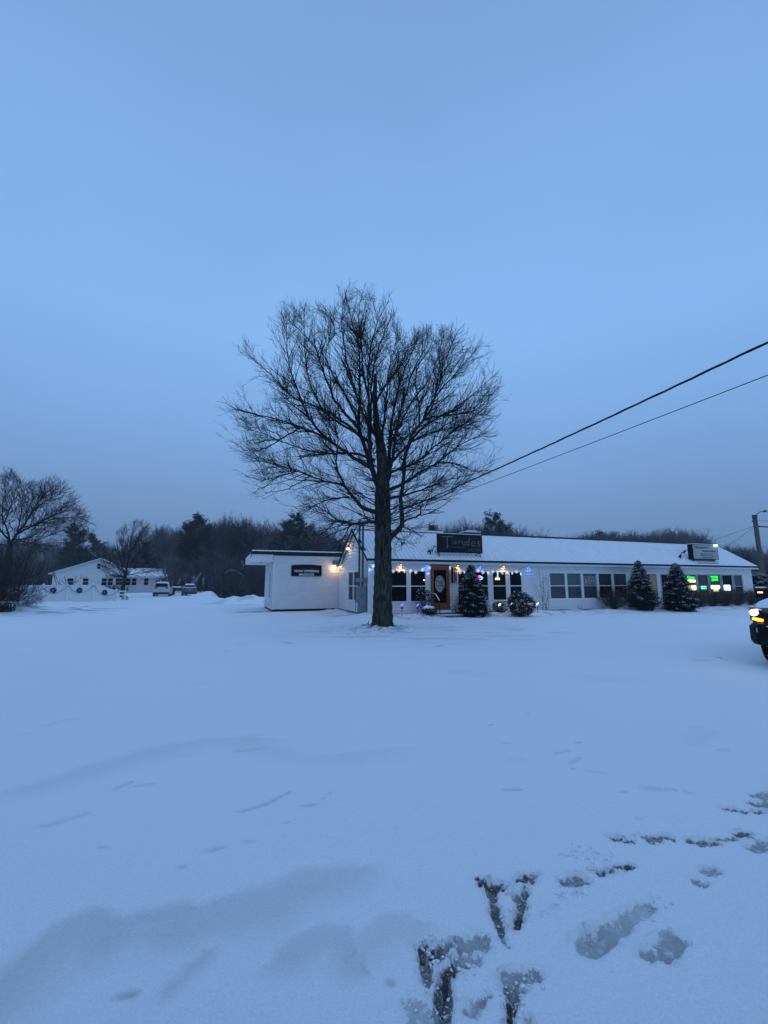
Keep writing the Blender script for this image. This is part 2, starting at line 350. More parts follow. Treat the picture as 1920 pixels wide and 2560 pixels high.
for l, w, k in [([(8, 78), (22, 76)], .04, .3), ([(238, 10), (241, 11)], .03, .35), ([(520, 182), (548, 175)], .05, .28), ([(390, 245), (480, 224)], .07, .2), ([(490, 300), (540, 268)], .07, .16), ([(495, 334), (510, 334)], .04, .3),
                ([(100, 458), (185, 456)], .045, .26), ([(930, 445), (1000, 450)], .10, .16), ([(1055, 448), (1100, 455)], .06, .14), ([(1365, 220), (1420, 220)], .05, .24), ([(785, 467), (820, 468)], .04, .16),
                ([(1170, 468), (1200, 474)], .04, .16), ([(610, 350), (660, 352)], .06, .14), ([(880, 625), (910, 628)], .04, .14), ([(1210, 180), (1290, 110)], .3, .06), ([(160, 280), (190, 285)], .2, .08), ([(85, 185), (125, 182)], .06, .16)]:
    hollow(Z8(l), w, k, .005, False)
for l, w, k in [([(1740, 1650), (1760, 1650)], .18, .3), ([(1793, 1643), (1800, 1644)], .1, .6), ([(1727, 1647), (1750, 1649)], .08, .35), ([(1315, 1588), (1345, 1592)], .15, .22), ([(1090, 1615), (1105, 1614)], .1, .45), ([(1040, 1606), (1160, 1612)], .12, .22),
                ([(1660, 1529), (1760, 1534), (1880, 1541)], .22, .35), ([(395, 1501), (440, 1499)], .5, .2), ([(487, 1507), (505, 1508)], .25, .4), ([(10, 1541), (60, 1541)], .3, .3), ([(120, 1540), (184, 1531)], .18, .45), ([(160, 1523), (183, 1525)], .3, .3),
                ([(1150, 1680), (1220, 1690)], .5, .07), ([(1450, 1690), (1560, 1700)], .6, .06)]:
    hollow(l, w, k, .006, False)
tW = (XX - X0) * UX.x + (YY - Y0) * UX.y; sW = (XX - X0) * VX.x + (YY - Y0) * VX.y
n1 = fbm(XX * 2.3, YY * 2.3, 61); n2 = fbm(XX * .9, YY * 3.2, 67)
bare = sstep(.54, .64, n1) * sstep(-2.6, -1.6, sW) * sstep(0.2, -.2, sW) * sstep(-1, 0, tW) * sstep(29, 28, tW) * .55
bare = np.maximum(bare, .9 * sstep(.16, .05, np.abs(sW + .06)) * sstep(0, .2, tW) * sstep(28, 27.8, tW))
bare = np.maximum(bare, .9 * sstep(.30, .12, np.abs(tW + .1)) * sstep(0, .3, sW) * sstep(5.6, 5.2, sW))
bare = np.maximum(bare, .8 * sstep(.28, .1, np.abs(sW - 5.38)) * sstep(-4.4, -3.9, tW) * sstep(.2, 0, tW))
bare = np.maximum(bare, .8 * sstep(.9, .3, np.hypot((tW + 4.6) * .5, sW - 5.6)) * sstep(.35, .5, n1))
bare = np.maximum(bare, .35 * sstep(.5, .6, n2) * sstep(-2.2, -1.2, tW) * sstep(-.1, -.6, tW) * sstep(-1, 0, sW) * sstep(6, 5, sW))
dT = np.hypot(XX + .08, YY - 15.56)
n3 = fbm(XX * 6.5, YY * 8.5, 71)
bare = np.maximum(bare, .95 * sstep(.44, .56, n3) * sstep(1.4, .45, dT)); bare = np.maximum(bare, .5 * sstep(.60, .70, n3) * sstep(2.8, 1.2, dT))
bare = np.maximum(bare, .8 * sstep(.40, .33, dT))
bare = np.maximum(bare, .30 * sstep(.56, .68, fbm(XX * .9, YY * 3.4, 73)) * sstep(5.5, 1.5, np.hypot((XX - 1.8) * .8, (YY - 14.6) * 1.6)))
bare = np.maximum(bare, .55 * sstep(.54, .64, fbm(XX * 1.1, YY * 1.6, 79)) * sstep(6.5, 3, np.hypot(XX + 20, (YY - 25) * 1.1)))
bare = np.maximum(bare, .35 * sstep(.5, .62, fbm(XX * 1.1, YY * 1.6, 83)) * sstep(4, 1.5, np.hypot(XX + 11, (YY - 34) * 1.1)))
bare = np.maximum(bare, .8 * sstep(2, 9, YY - edge_y(XX)))
WEAR = np.maximum(WEAR, bare * (.6 + .4 * nC))
WEAR = np.clip(WEAR + .03 * (fbm(XX * .5, YY * .9, 91) - .5) * 2, 0, 1)
ZZ = ZZ + PUSH + WEAR * -.004 + (nA - .5) * .0016 * sstep(8, 4, np.hypot(XX, YY))
ny, nx = ZZ.shape
vid = np.arange(nx * ny).reshape(ny, nx)
gf = np.stack([vid[:-1, :-1], vid[:-1, 1:], vid[1:, 1:], vid[1:, :-1]], -1).reshape(-1, 4)
gm = raw_mesh('ground', np.stack([XX, YY, ZZ], -1).reshape(-1, 3), gf)
for an_, ar_ in (('scuff', SCUF), ('scuff_dark', SDRK)):
    q_ = gm.attributes.new(an_, 'FLOAT', 'POINT'); q_.data.foreach_set('value', ar_.ravel().astype(np.float32))
at = gm.attributes.new('wear', 'FLOAT', 'POINT'); at.data.foreach_set('value', WEAR.ravel().astype(np.float32))
mg = bpy.data.materials.new('ground_snow'); mg.use_nodes = True; nt = mg.node_tree; b = nt.nodes['Principled BSDF']
a_ = nt.nodes.new('ShaderNodeAttribute'); a_.attribute_name = 'wear'
tcg = nt.nodes.new('ShaderNodeTexCoord')
n_ = nt.nodes.new('ShaderNodeTexNoise'); n_.inputs['Scale'].default_value = 70; n_.inputs['Detail'].default_value = 6
n_.inputs['Roughness'].default_value = .75
nl = nt.nodes.new('ShaderNodeTexNoise'); nl.inputs['Scale'].default_value = .35; nl.inputs['Detail'].default_value = 4
dirt = nt.nodes.new('ShaderNodeMix'); dirt.data_type = 'RGBA'; dirt.inputs[6].default_value = (.016, .017, .018, 1); dirt.inputs[7].default_value = (.11, .11, .105, 1)
snw = nt.nodes.new('ShaderNodeMix'); snw.data_type = 'RGBA'; snw.inputs[6].default_value = (.83, .825, .865, 1); snw.inputs[7].default_value = (.88, .87, .90, 1)
mr = nt.nodes.new('ShaderNodeMapRange'); mr.inputs['From Min'].default_value = .38; mr.inputs['From Max'].default_value = .66
mix = nt.nodes.new('ShaderNodeMix'); mix.data_type = 'RGBA'
ng = nt.nodes.new('ShaderNodeTexNoise'); ng.inputs['Scale'].default_value = 120; ng.inputs['Detail'].default_value = 5; ng.inputs['Roughness'].default_value = .75
bp = nt.nodes.new('ShaderNodeBump'); bp.inputs['Strength'].default_value = .7; bp.inputs['Distance'].default_value = .010
k_ = nt.links.new
for q in (n_, nl, ng): k_(tcg.outputs['Object'], q.inputs['Vector'])
k_(n_.outputs['Fac'], mr.inputs['Value']); k_(mr.outputs['Result'], dirt.inputs[0]); k_(nl.outputs['Fac'], snw.inputs[0])
s1 = nt.nodes.new('ShaderNodeAttribute'); s1.attribute_name = 'scuff'; s2 = nt.nodes.new('ShaderNodeAttribute'); s2.attribute_name = 'scuff_dark'
nf = nt.nodes.new('ShaderNodeTexNoise'); nf.inputs['Scale'].default_value = 34; nf.inputs['Detail'].default_value = 6; nf.inputs['Roughness'].default_value = .72; k_(tcg.outputs['Object'], nf.inputs['Vector'])
def mth(op, a, b_, clamp=False):
    q = nt.nodes.new('ShaderNodeMath'); q.operation = op; q.use_clamp = clamp
    for i_, x_ in enumerate((a, b_)):
        if isinstance(x_, (int, float)): q.inputs[i_].default_value = x_
        else: k_(x_, q.inputs[i_])
    return q.outputs[0]
core = nt.nodes.new('ShaderNodeMapRange'); core.interpolation_type = 'SMOOTHSTEP'; core.inputs['From Min'].default_value = .38; core.inputs['From Max'].default_value = .95
k_(mth('ADD', s1.outputs['Fac'], mth('MULTIPLY', mth('SUBTRACT', nf.outputs['Fac'], .52), 2.6)), core.inputs['Value'])
sc = mth('MULTIPLY', mth('MULTIPLY', core.outputs['Result'], s2.outputs['Fac']), mth('ADD', mth('MULTIPLY', n_.outputs['Fac'], 1.0), .45), True)
fac = mth('MAXIMUM', sc, a_.outputs['Fac']); k_(fac, mix.inputs[0]); gr = nt.nodes.new('ShaderNodeTexNoise'); gr.inputs['Scale'].default_value = 85; gr.inputs['Detail'].default_value = 3; gr.inputs['Roughness'].default_value = .8; k_(tcg.outputs['Object'], gr.inputs['Vector'])
gm_ = nt.nodes.new('ShaderNodeMapRange'); gm_.inputs['From Min'].default_value = .3; gm_.inputs['From Max'].default_value = .7; gm_.inputs['To Min'].default_value = .90; gm_.inputs['To Max'].default_value = 1.06
k_(gr.outputs['Fac'], gm_.inputs['Value'])
gmx = nt.nodes.new('ShaderNodeMix'); gmx.data_type = 'RGBA'; gmx.blend_type = 'MULTIPLY'; gmx.inputs[0].default_value = 1; k_(snw.outputs[2], gmx.inputs[6]); k_(gm_.outputs['Result'], gmx.inputs[7]); k_(gmx.outputs[2], mix.inputs[6]); k_(dirt.outputs[2], mix.inputs[7]); k_(mix.outputs[2], b.inputs['Base Color'])
k_(ng.outputs['Fac'], bp.inputs['Height']); k_(bp.outputs[0], b.inputs['Normal']); b.inputs['Roughness'].default_value = .9
b.inputs['Specular IOR Level'].default_value = .25
ground = obj('ground', gm, mg, None, True); tag(ground, 'snow covered parking lot and lawn with shoe prints and scuffs', kind='structure')

# crumbs of snow kicked up round the prints
cv = []; cf = []
ico = [(0, 0, 1), (1, 0, .1), (.3, .95, .1), (-.8, .6, .1), (-.8, -.6, .1), (.3, -.95, .1), (0, 0, -.6)]
icf = [(0, 1, 2), (0, 2, 3), (0, 3, 4), (0, 4, 5), (0, 5, 1), (6, 2, 1), (6, 3, 2), (6, 4, 3), (6, 5, 4), (6, 1, 5)]
cr2 = np.random.default_rng(77)
def crumbs(n, x, y, sx, sy, r0, r1):
    for _ in range(n):
        px_, py_ = x + cr2.normal(0, sx), y + cr2.normal(0, sy)
        if py_ < 1.5: continue
        r = cr2.uniform(r0, r1); i0 = len(cv); ix = min(max(np.searchsorted(gx, px_), 0), nx - 1); iy = min(max(np.searchsorted(gy, py_), 0), ny - 1); z0 = ZZ[iy, ix]
        a = cr2.uniform(0, 6.28); ca, sa = math.cos(a), math.sin(a)
        for (qx, qy, qz) in ico:
            k = cr2.uniform(.45, 1.35); cv.append((px_ + r * k * (qx * ca - qy * sa), py_ + r * k * (qx * sa + qy * ca), z0 + r * qz * k * .8 + r * .3))
        cf.extend([tuple(q + i0 for q in f_) for f_ in icf])
for (u0, v0, u1, v1, w0, w1, dk) in TRK:
    a, b2 = G(u0, v0), G(u1, v1); ln_ = (b2 - a).length
    for _ in range(int((ln_ + .1) * 60 * (.25 + dk * (w0 < .05)))):
        k = cr2.random(); p_ = a.lerp(b2, k); w_ = w0 + (w1 - w0) * k; an = cr2.uniform(0, 6.28); rr = w_ * cr2.uniform(.6, 1.7)
        crumbs(1, p_.x + math.cos(an) * rr, p_.y + math.sin(an) * rr, .004, .004, .002, .008)
for (u, v, n, s_) in [(1362, 2290, 2, .008), (1388, 2270, 3, .01), (1450, 2137, 16, .07), (1490, 2140, 14, .06), (1402, 2245, 3, .02), (1440, 2240, 8, .04), (1075, 2370, 40, .035), (1110, 2400, 16, .04), (1150, 2410, 14, .05), (1276, 2225, 12, .03), (1270, 2300, 10, .03), (1305, 2470, 16, .04), (1640, 2263, 10, .04), (1060, 2520, 14, .07)]:
    p_ = G(u, v); crumbs(n, p_.x, p_.y, s_, s_ * .8, .003, .012)
cm_ = bpy.data.meshes.new('snow_crumbs'); cm_.from_pydata(cv, [], cf); tag(obj('snow_crumbs', cm_, SNOW, None, True), 'loose crumbs of snow kicked up round the shoe prints', kind='stuff')

# ---------------------------------------------------------------- the long white shop building
def intervals(a0, a1, holes):
    out = [(a0, a1)]
    for h0, h1 in holes:
        nn = []
        for p, q in out:
            if h1 <= p or h0 >= q: nn.append((p, q)); continue
            if h0 > p: nn.append((p, h0))
            if h1 < q: nn.append((h1, q))
        out = nn
    return out
def siding(mb, M, ext, z0, z1, holes=(), h=.155, lip=.042):
    """clapboards: M maps (along, outward, z) to local space; ext(z) gives the wall's two ends at a height"""
    zs = [z0 + i * h for i in range(int((z1 - z0) / h) + 1)] + [z1]
    for i in range(len(zs) - 1):
        ra, rb = zs[i], zs[i + 1]
        if rb - ra < 1e-4: continue
        cuts = sorted({ra, rb} | {z for hh in holes for z in (hh[2], hh[3]) if ra < z < rb})
        for p, q in zip(cuts[:-1], cuts[1:]):
            mid = (p + q) / 2
            hs = [(hh[0], hh[1]) for hh in holes if hh[2] < mid < hh[3]]
            e0, e1 = ext(p); f0, f1 = ext(q)
            if e1 - e0 < .01: continue
            o_p = lip * (1 - (p - ra) / h) + .002; o_q = lip * (1 - (q - ra) / h) + .002
            for (x, y) in intervals(e0, e1, hs):
                x2 = f0 if abs(x - e0) < 1e-6 else x; y2 = f1 if abs(y - e1) < 1e-6 else y
                if y2 < x2: y2 = x2 = (x2 + y2) / 2
                mb.quad(M(x, o_p, p), M(y, o_p, p), M(y2, o_q, q), M(x2, o_q, q))
                if p == ra: mb.quad(M(x, 0, p), M(y, 0, p), M(y, o_p, p), M(x, o_p, p))
LW, DW = 27.8, 5.0
bl = thing('commercial_building', 'long low white clapboard shop building with snowy green-trimmed metal roof', 'building', F(0, 0), PHI)
front = lambda a, o, z: (a, -o, z)
gable = lambda a, o, z: (-o, a, z)
WIN = [(1.11, 1.97), (2.19, 2.98), (4.82, 5.62), (5.80, 6.59), (6.90, 7.70), (7.96, 8.70)]
ZW0, ZW1 = .69, 2.13
def FACE(u, v, s):
    d = ray(u, v); P0 = F(0, s); k = P0.dot(VX) / d.dot(VX); q = Vector((d.x, d.y, 0)) * k; return (q - Vector((X0, Y0, 0))).dot(UX), EYE + d.z * k
BIG = [(FACE(a, 1464, 0)[0], FACE(b, 1464, 0)[0]) for a, b in ((1375, 1412.5), (1418, 1452.5), (1458, 1491.5), (1497, 1529.5), (1535, 1566))]
BZ0, BZ1 = .72, 2.10
SHOP = [(19.15, 20.05), (20.17, 21.15), (21.33, 22.24), (22.42, 23.35), (23.56, 24.54), (24.76, 25.72), (25.94, 26.72)]
SZ0, SZ1 = .62, 2.07
DOOR = (3.26, 4.31, .34, 2.48)
YD = (18.02, 18.75, .10, 2.12)
holes = [(a, b, ZW0, ZW1) for a, b in WIN] + [(BIG[0][0] - .05, BIG[-1][1] + .05, BZ0 - .03, BZ1 + .03), DOOR, YD, (SHOP[0][0] - .05, SHOP[-1][1] + .05, SZ0 - .03, SZ1 + .03)]
mb = MB(); siding(mb, front, lambda z: (.08, LW - .08), .12, 2.49, holes)
mb.quad((0, .06, 0), (LW, .06, 0), (LW, .06, 2.6), (0, .06, 2.6))
mb.quad((LW, .06, 0), (LW, DW, 0), (LW, DW, 2.6), (LW, .06, 2.6)); mb.quad((LW, DW, 0), (0, DW, 0), (0, DW, 2.6), (LW, DW, 2.6))
RS, RZ, SL = 2.32, 4.40, .642
def gext(z):
    lo = max(.08, RS - (RZ - .12 - z) / SL); hi = min(5.45, RS + (RZ - .12 - z) / SL)
    return (min(lo, RS), max(hi, RS))
GW = [(2.46, 3.32), (1.47, 2.32)]
siding(mb, gable, gext, .12, 4.25, [(a, b, .69, 2.12) for a, b in GW])
mb.add([(.03, .06, 0), (.03, 5.4, 0), (.03, 5.4, 2.3), (.03, RS, 4.28), (.03, .06, 2.8)], [(0, 1, 2, 3, 4)])
mb.add([(LW, 0, 2.6), (LW, DW, 2.6), (LW, RS, 4.28)], [(0, 1, 2)])
mb.build('wall', SIDING, bl)
mb = MB()
for x0, x1, y0, y1 in [(0, .1, -.028, .1), (LW - .1, LW, -.028, .1)]: mb = MB(); mb.box(x0, x1, y0, y1, .1, 2.5); mb.build('corner_board', TRIM, bl)
mb = MB(); mb.box(.02, LW - .02, .0, .3, -.3, .115); mb.box(.0, .3, .31, 5.4, -.3, .115); mb.build('foundation', DARKBASE, bl)
def window(parent, a0, a1, z0, z1, M, glass_hi, glass_lo=None, fr=.05, name='window', rail=True, sill=True):
    m = MB()
    def bx(x0, x1, o0, o1, za, zb):
        c = [M(x, o, z) for z in (za, zb) for (x, o) in ((x0, o0), (x1, o0), (x1, o1), (x0, o1))]
        m.add(c, [(0, 3, 2, 1), (4, 5, 6, 7), (0, 1, 5, 4), (1, 2, 6, 5), (2, 3, 7, 6), (3, 0, 4, 7)])
    bx(a0 - fr, a0, -.06, .035, z0 - fr, z1 + fr); bx(a1, a1 + fr, -.06, .035, z0 - fr, z1 + fr)
    bx(a0, a1, -.06, .032, z1, z1 + fr); bx(a0, a1, -.06, .032, z0 - fr, z0)
    if sill: bx(a0 - fr - .02, a1 + fr + .02, .036, .06, z0 - fr - .015, z0 - fr + .03)
    zm = (z0 + z1) / 2
    if rail: bx(a0, a1, -.03, .012, zm - .025, zm + .025)
    w = m.build(name, TRIM, parent)
    ov = .0 if not rail else .025
    for g, za, zb in (((glass_hi, zm + ov, z1), (glass_lo or glass_hi, z0, zm - ov)) if rail else ((glass_hi, z0, z1),)):
        p = MB(); p.add([M(a0, -.015, za), M(a1, -.015, za), M(a1, -.015, zb), M(a0, -.015, zb)], [(0, 1, 2, 3)])
        p.build('pane', g, w)
    return w
for a, b_ in WIN: window(bl, a, b_, ZW0, ZW1, front, GLASS)
for a, b_ in GW: window(bl, a, b_, .69, 2.12, gable, GLASS, fr=.055)
DRAPE = mat('striped_dark_drape', (0.012, 0.013, 0.016), .3, var=1, vcol=(.06, .06, .065), vscale=5, stretch=(9, 9, .3))
for i, (a, b_) in enumerate(BIG):
    window(bl, a, b_, BZ0, BZ1, front, [BLIND, BLIND, BLIND, DRAPE, BLIND2][i], [BLIND2, BLIND2, BLIND2, GLASS, GLASS][i], fr=.075, sill=False)
SHOPG = mat('shop_green_glass', (.006, .020, .014), .2, emit=(.0, .09, .035), estr=.25, var=.4, vscale=3)
SHOPD = mat('shop_dim_glass', (.02, .026, .026), .2, emit=(.05, .04, .02), estr=.10, var=.5, vscale=4)
SHOPFR = mat('aged_shop_trim', (.42, .45, .44), .6, var=.2, vscale=5)
for i, (a, b_) in enumerate(SHOP):
    w = window(bl, a, b_, SZ0, SZ1, front, [GLASS, GLASS, SHOPG, SHOPD, SHOPG, GLASS, BLIND2][i], [GLASS, GLASS, SHOPD, SHOPG, SHOPD, SHOPG, GLASS][i], fr=.085, sill=False)
    w.data.materials[0] = SHOPFR
# doors
mb = MB(); a, b_, z0, z1 = DOOR
for x0, x1, za, zb in ((a, a + .17, z0, z1), (b_ - .17, b_, z0, z1), (a + .17, b_ - .17, z1 - .27, z1), (a + .17, b_ - .17, z0, z0 + .24)):
    mb.box(x0, x1, -.055, .03, za, zb)
for x in (a + .02, b_ - .05): mb.box(x, x + .03, -.075, -.056, z0, z1)
tag(mb.build('door', REDWOOD, bl), 'red-brown wooden door with tall glass and oval sticker'); dr = bpy.data.objects['door']
mb = MB(); mb.quad((a + .17, -.01, z0 + .24), (b_ - .17, -.01, z0 + .24), (b_ - .17, -.01, z1 - .27), (a + .17, -.01, z1 - .27)); mb.build('pane', GLASS, dr)
mb = MB(); mb.lathe([(.012, 0), (.03, .02), (.032, .05), (.015, .065)], 10, Matrix.Translation((b_ - .09, -.055, 1.32)) @ Matrix.Rotation(math.pi / 2, 4, 'X')); mb.build('handle', CHROME, dr)
mb = MB(); pts = [(3.78 + .265 * math.cos(q * math.pi / 18), 1.52 + .41 * math.sin(q * math.pi / 18)) for q in range(36)]; mb.prism(pts[::-1], -.03, -.012)
mb.build('oval_sticker', mat('oval_cream', (.46, .44, .38), .6, var=.2, vscale=12), dr)
INK = mat('sticker_ink', (.03, .03, .04), .7); RED = mat('sticker_red', (.30, .04, .04), .7)
mb = MB()
def stroke(mb, pts, w, y=-.034, d=.004):
    for (x0, z0_), (x1, z1_) in zip(pts[:-1], pts[1:]):
        dx, dz = x1 - x0, z1_ - z0_; l = math.hypot(dx, dz) + 1e-9; nx_, nz_ = -dz / l * w / 2, dx / l * w / 2
        mb.prism([(x0 + nx_, z0_ + nz_), (x0 - nx_, z0_ - nz_), (x1 - nx_, z1_ - nz_), (x1 + nx_, z1_ + nz_)], y, y + d)
stroke(mb, [(3.60, 1.62), (3.66, 1.82), (3.86, 1.84)], .03); stroke(mb, [(3.60, 1.63), (3.97, 1.61)], .03, -.039); stroke(mb, [(3.88, 1.66), (3.97, 1.80)], .03, -.044)
stroke(mb, [(3.83, 1.58), (3.90, 1.48), (3.98, 1.40)], .035, -.049); mb.build('sticker_lines', INK, dr)
for s_, z_, w_ in (('AND', 1.535, .13), ('WELCOME', 1.43, .3), ('IN', 1.28, .1)): text('sticker_word', s_, INK, dr, (3.76, -.035, z_), .045, w_)
for q_ in ([(3.56, 1.46), (3.58, 1.56)], [(3.85, 1.16), (3.94, 1.22), (3.99, 1.34)]): mb = MB(); stroke(mb, q_, .05); mb.build('sticker_red_mark', RED, dr)
mb = MB(); mb.box(YD[0], YD[1], -.03, .03, YD[2], YD[3]); yd = mb.build('door', mat('cream_door', (.30, .25, .17), .6, var=.15, vscale=3), bl); tag(yd, 'cream painted door between the two snowy conifers')
mb = MB(); mb.quad((YD[0] + .12, -.034, 1.0), (YD[1] - .12, -.034, 1.0), (YD[1] - .12, -.034, 1.95), (YD[0] + .12, -.034, 1.95)); mb.build('pane', mat('lit_curtain', (.30, .25, .13), .5, emit=(.6, .42, .15), estr=.05), yd)
mb = MB(); mb.box(YD[0] - .1, YD[0], -.045, .03, .1, 2.22); mb.box(YD[1], YD[1] + .1, -.045, .03, .1, 2.22); mb.box(YD[0], YD[1], -.045, .03, 2.12, 2.22); mb.build('door_frame', TRIM, bl)
# roof
RZ0 = 2.72
def rline(s): return RZ - abs(s - RS) * SL
mb = MB(); e0, e1 = -.16, LW + .30
SF, SB = -.35, 5.25
for (sa, sb) in ((SF, RS), (RS, SB)):
    za, zb = rline(sa), rline(sb)
    mb.add([(x, s, z - d) for d in (.0, .05) for (x, s, z) in ((e0, sa, za), (e1, sa, za), (e1, sb, zb), (e0, sb, zb))],
           [(0, 1, 2, 3), (7, 6, 5, 4), (0, 4, 5, 1), (2, 6, 7, 3), (1, 5, 6, 2), (3, 7, 4, 0)])
roof = mb.build('roof', RIBROOF, bl)
mb = MB(); x = e0 + .012
pitch_x = .2275
while x < e1 - .05:
    w = min(pitch_x - .020, e1 - x - .01)
    for (sa, sb) in ((SF + .012, RS - .10), (RS + .10, SB - .02)):
        nseg = 5
        for i in range(nseg):
            s0 = sa + (sb - sa) * i / nseg; s1 = sa + (sb - sa) * (i + 1) / nseg
            h0 = .018 + .012 * mnoise.noise((x * 3, s0 * 2, 0)); h1 = .018 + .012 * mnoise.noise((x * 3, s1 * 2, 0))
            if i == 0: h0 *= .8
            A = [(x, s0, rline(s0) + .002), (x + w, s0, rline(s0) + .002), (x + w, s1, rline(s1) + .002), (x, s1, rline(s1) + .002)]
            B = [(x + .006, s0, rline(s0) + h0), (x + w - .006, s0, rline(s0) + h0), (x + w - .006, s1, rline(s1) + h1), (x + .006, s1, rline(s1) + h1)]
            n0 = len(mb.v); mb.v += A + B
            mb.f += [tuple(n0 + j for j in q) for q in ((4, 5, 6, 7), (0, 4, 7, 3), (1, 2, 6, 5), (0, 1, 5, 4))]
    x += pitch_x
mb.build('roof_snow', SNOW, roof)
mb = MB(); x = e0
while x < e1:                 # raised steel ribs, only dusted with snow
    for (sa, sb) in ((SF, RS - .1), (RS + .1, SB)):
        mb.add([(x - .012 + dx, s, rline(s) + dz) for s in (sa, sb) for dx, dz in ((0, .0), (.005, .016), (.017, .016), (.022, .0))], [(0, 1, 5, 4), (1, 2, 6, 5), (2, 3, 7, 6), (0, 3, 2, 1), (4, 5, 6, 7)])
    x += pitch_x
mb.build('roof_rib', mat('dusted_rib', (.62, .65, .68), .8, var=.6, vscale=3), roof)
mb = MB(); mb.box(e0 - .02, e1 + .02, SF - .05, SF - .004, 2.60, rline(SF) + .012); mb.box(e0 - .02, e1 + .02, SB + .004, SB + .05, 2.40, rline(SB) + .006)
x = e0 + .05
while x < e1 - .05: mb.box(x - .02, x + .02, SF - .062, SF - .052, rline(SF) - .02, rline(SF) + .02); x += pitch_x
mb.build('drip_edge', GREEN, roof)
for sgn in (-1, 1):
    for xe, w in ((e0, -1), (e1, 1)):
        mb = MB()
        s_e = SF - .05 if sgn < 0 else SB + .05
        mb.add([(xe + w * dx, s, z) for dx in (.003, .03) for (s, z) in ((s_e, rline(s_e) + .012), (RS, RZ + .012), (RS, RZ - .15), (s_e, rline(s_e) - .11))], [(0, 1, 2, 3), (7, 6, 5, 4), (0, 4, 5, 1), (3, 2, 6, 7), (0, 3, 7, 4)])
        mb.build('rake_trim', GREEN, roof)
mb = MB()
for s0, s1 in ((RS - .15, RS), (RS, RS + .15)):
    mb.add([(x, s, rline(s) + .03 + d) for x in (e0 - .02, e1 + .02) for (s, d) in ((s0, 0), (s1, 0), (s1, .02), (s0, .02))], [(0, 1, 2, 3), (7, 6, 5, 4), (0, 4, 5, 1), (1, 5, 6, 2), (2, 6, 7, 3), (3, 7, 4, 0)])
mb.build('ridge_cap', GREEN, roof)
mb = MB(); mb.add([(x, RS + d, z + RZ) for x in (e0, 5.2) for (d, z) in ((-.13, -.03), (-.10, .075), (.10, .075), (.13, -.03))], [(0, 1, 5, 4), (1, 2, 6, 5), (2, 3, 7, 6), (0, 3, 2, 1), (4, 5, 6, 7)]); mb.build('ridge_snow', SNOW, roof)
mb = MB(); mb.box(e0 + .02, e1 - .02, SF - .003, SF + .03, 2.50, 2.66); mb.box(e0 + .02, e1 - .02, SF + .03, .0, 2.495, 2.515); mb.box(e0 + .02, e1 - .02, DW, SB, 2.33, 2.35)
# gable-end overhang boards
for xe in (e0 + .004, e1 - .03):
    for s_a, s_b in ((SF, RS), (RS, SB)):
        mb.add([(xe + dx, s, rline(s) - dz) for dx in (0, .026) for (s, dz) in ((s_a, .052), (s_b, .052), (s_b, .26), (s_a, .21))], [(0, 1, 2, 3), (7, 6, 5, 4), (0, 4, 5, 1), (3, 2, 6, 7)])
mb.build('fascia', TRIM, roof)
# chimney beyond the ridge
mb = MB(); mb.box(7.15, 8.12, 3.0, 3.6, 3.7, 4.52)
ch = mb.build('chimney', mat('chimney_brick', (.10, .045, .04), .9, var=.4, vscale=12), roof)
mb = MB(); mb.box(7.08, 8.19, 2.93, 3.67, 4.523, 4.60); mb.build('chimney_cap', CONC, ch)
mb = MB(); mb.box(7.10, 8.17, 2.95, 3.65, 4.603, 4.66); mb.box(7.35, 7.95, 3.05, 3.5, 4.663, 4.72); mb.build('chimney_snow', SNOW, ch)
# annex
ax = thing('annex', 'flat-roofed white clapboard annex with blank wall left of the gable', 'annex', F(0, 0), PHI)
AS, AL, AT_ = 5.5, -3.80, 3.08
mb = MB(); siding(mb, lambda a, o, z: (a, AS - o, z), lambda z: (AL + .1, -.03), .12, 3.06)
siding(mb, lambda a, o, z: (AL - o, a, z), lambda z: (AS + .08, AS + 4.5), .12, 2.70, [(AS + .9, AS + 1.5, .75, 2.1)])
mb.quad((AL, AS + .05, 0), (.0, AS + .05, 0), (.0, AS + .05, 3.06), (AL, AS + .05, 3.06)); mb.quad((AL + .05, AS, 0), (AL + .05, AS + 4.5, 0), (AL + .05, AS + 4.5, 2.9), (AL + .05, AS, 3.06)); mb.quad((AL, AS + 4.5, 0), (2, AS + 4.5, 0), (2, AS + 4.5, 2.85), (AL, AS + 4.5, 2.85))
mb.quad((2, DW, 0), (2, AS + 4.5, 0), (2, AS + 4.5, 2.85), (2, DW, 3.0))
mb.build('wall', SIDING, ax)
mb = MB(); mb.box(AL - .02, AL + .1, AS - .028, AS + .08, .1, 3.06); mb.box(-.03, .03, AS - .035, AS + .05, .1, 2.75); mb.box(AL - .02, .03, AS - .04, AS, 3.0, 3.1); mb.build('corner_board', TRIM, ax)
mb = MB(); mb.box(AL + .02, -.2, AS + .01, AS + .3, -.3, .115); mb.box(AL + .015, AL + .3, AS + .31, AS + 4.4, -.3, .115); mb.build('foundation', DARKBASE, ax)
mb = MB(); mb.add([(x, s, z + d) for d in (0, .07) for (x, s, z) in ((-5.03, AS - .1, 3.24), (2.2, AS - .1, 3.24), (2.2, AS + 4.8, 2.95), (-5.03, AS + 4.8, 2.95))], [(0, 3, 2, 1), (4, 5, 6, 7), (0, 1, 5, 4), (1, 2, 6, 5), (2, 3, 7, 6), (3, 0, 4, 7)]); ar = mb.build('roof', RIBROOF, ax)
mb = MB(); mb.box(-5.06, .22, AS - .15, AS - .104, 3.15, 3.31)
x = -5.0
while x < .2: mb.box(x - .02, x + .02, AS - .16, AS - .151, 3.27, 3.325); x += .22
mb.build('drip_edge', GREEN, ar)
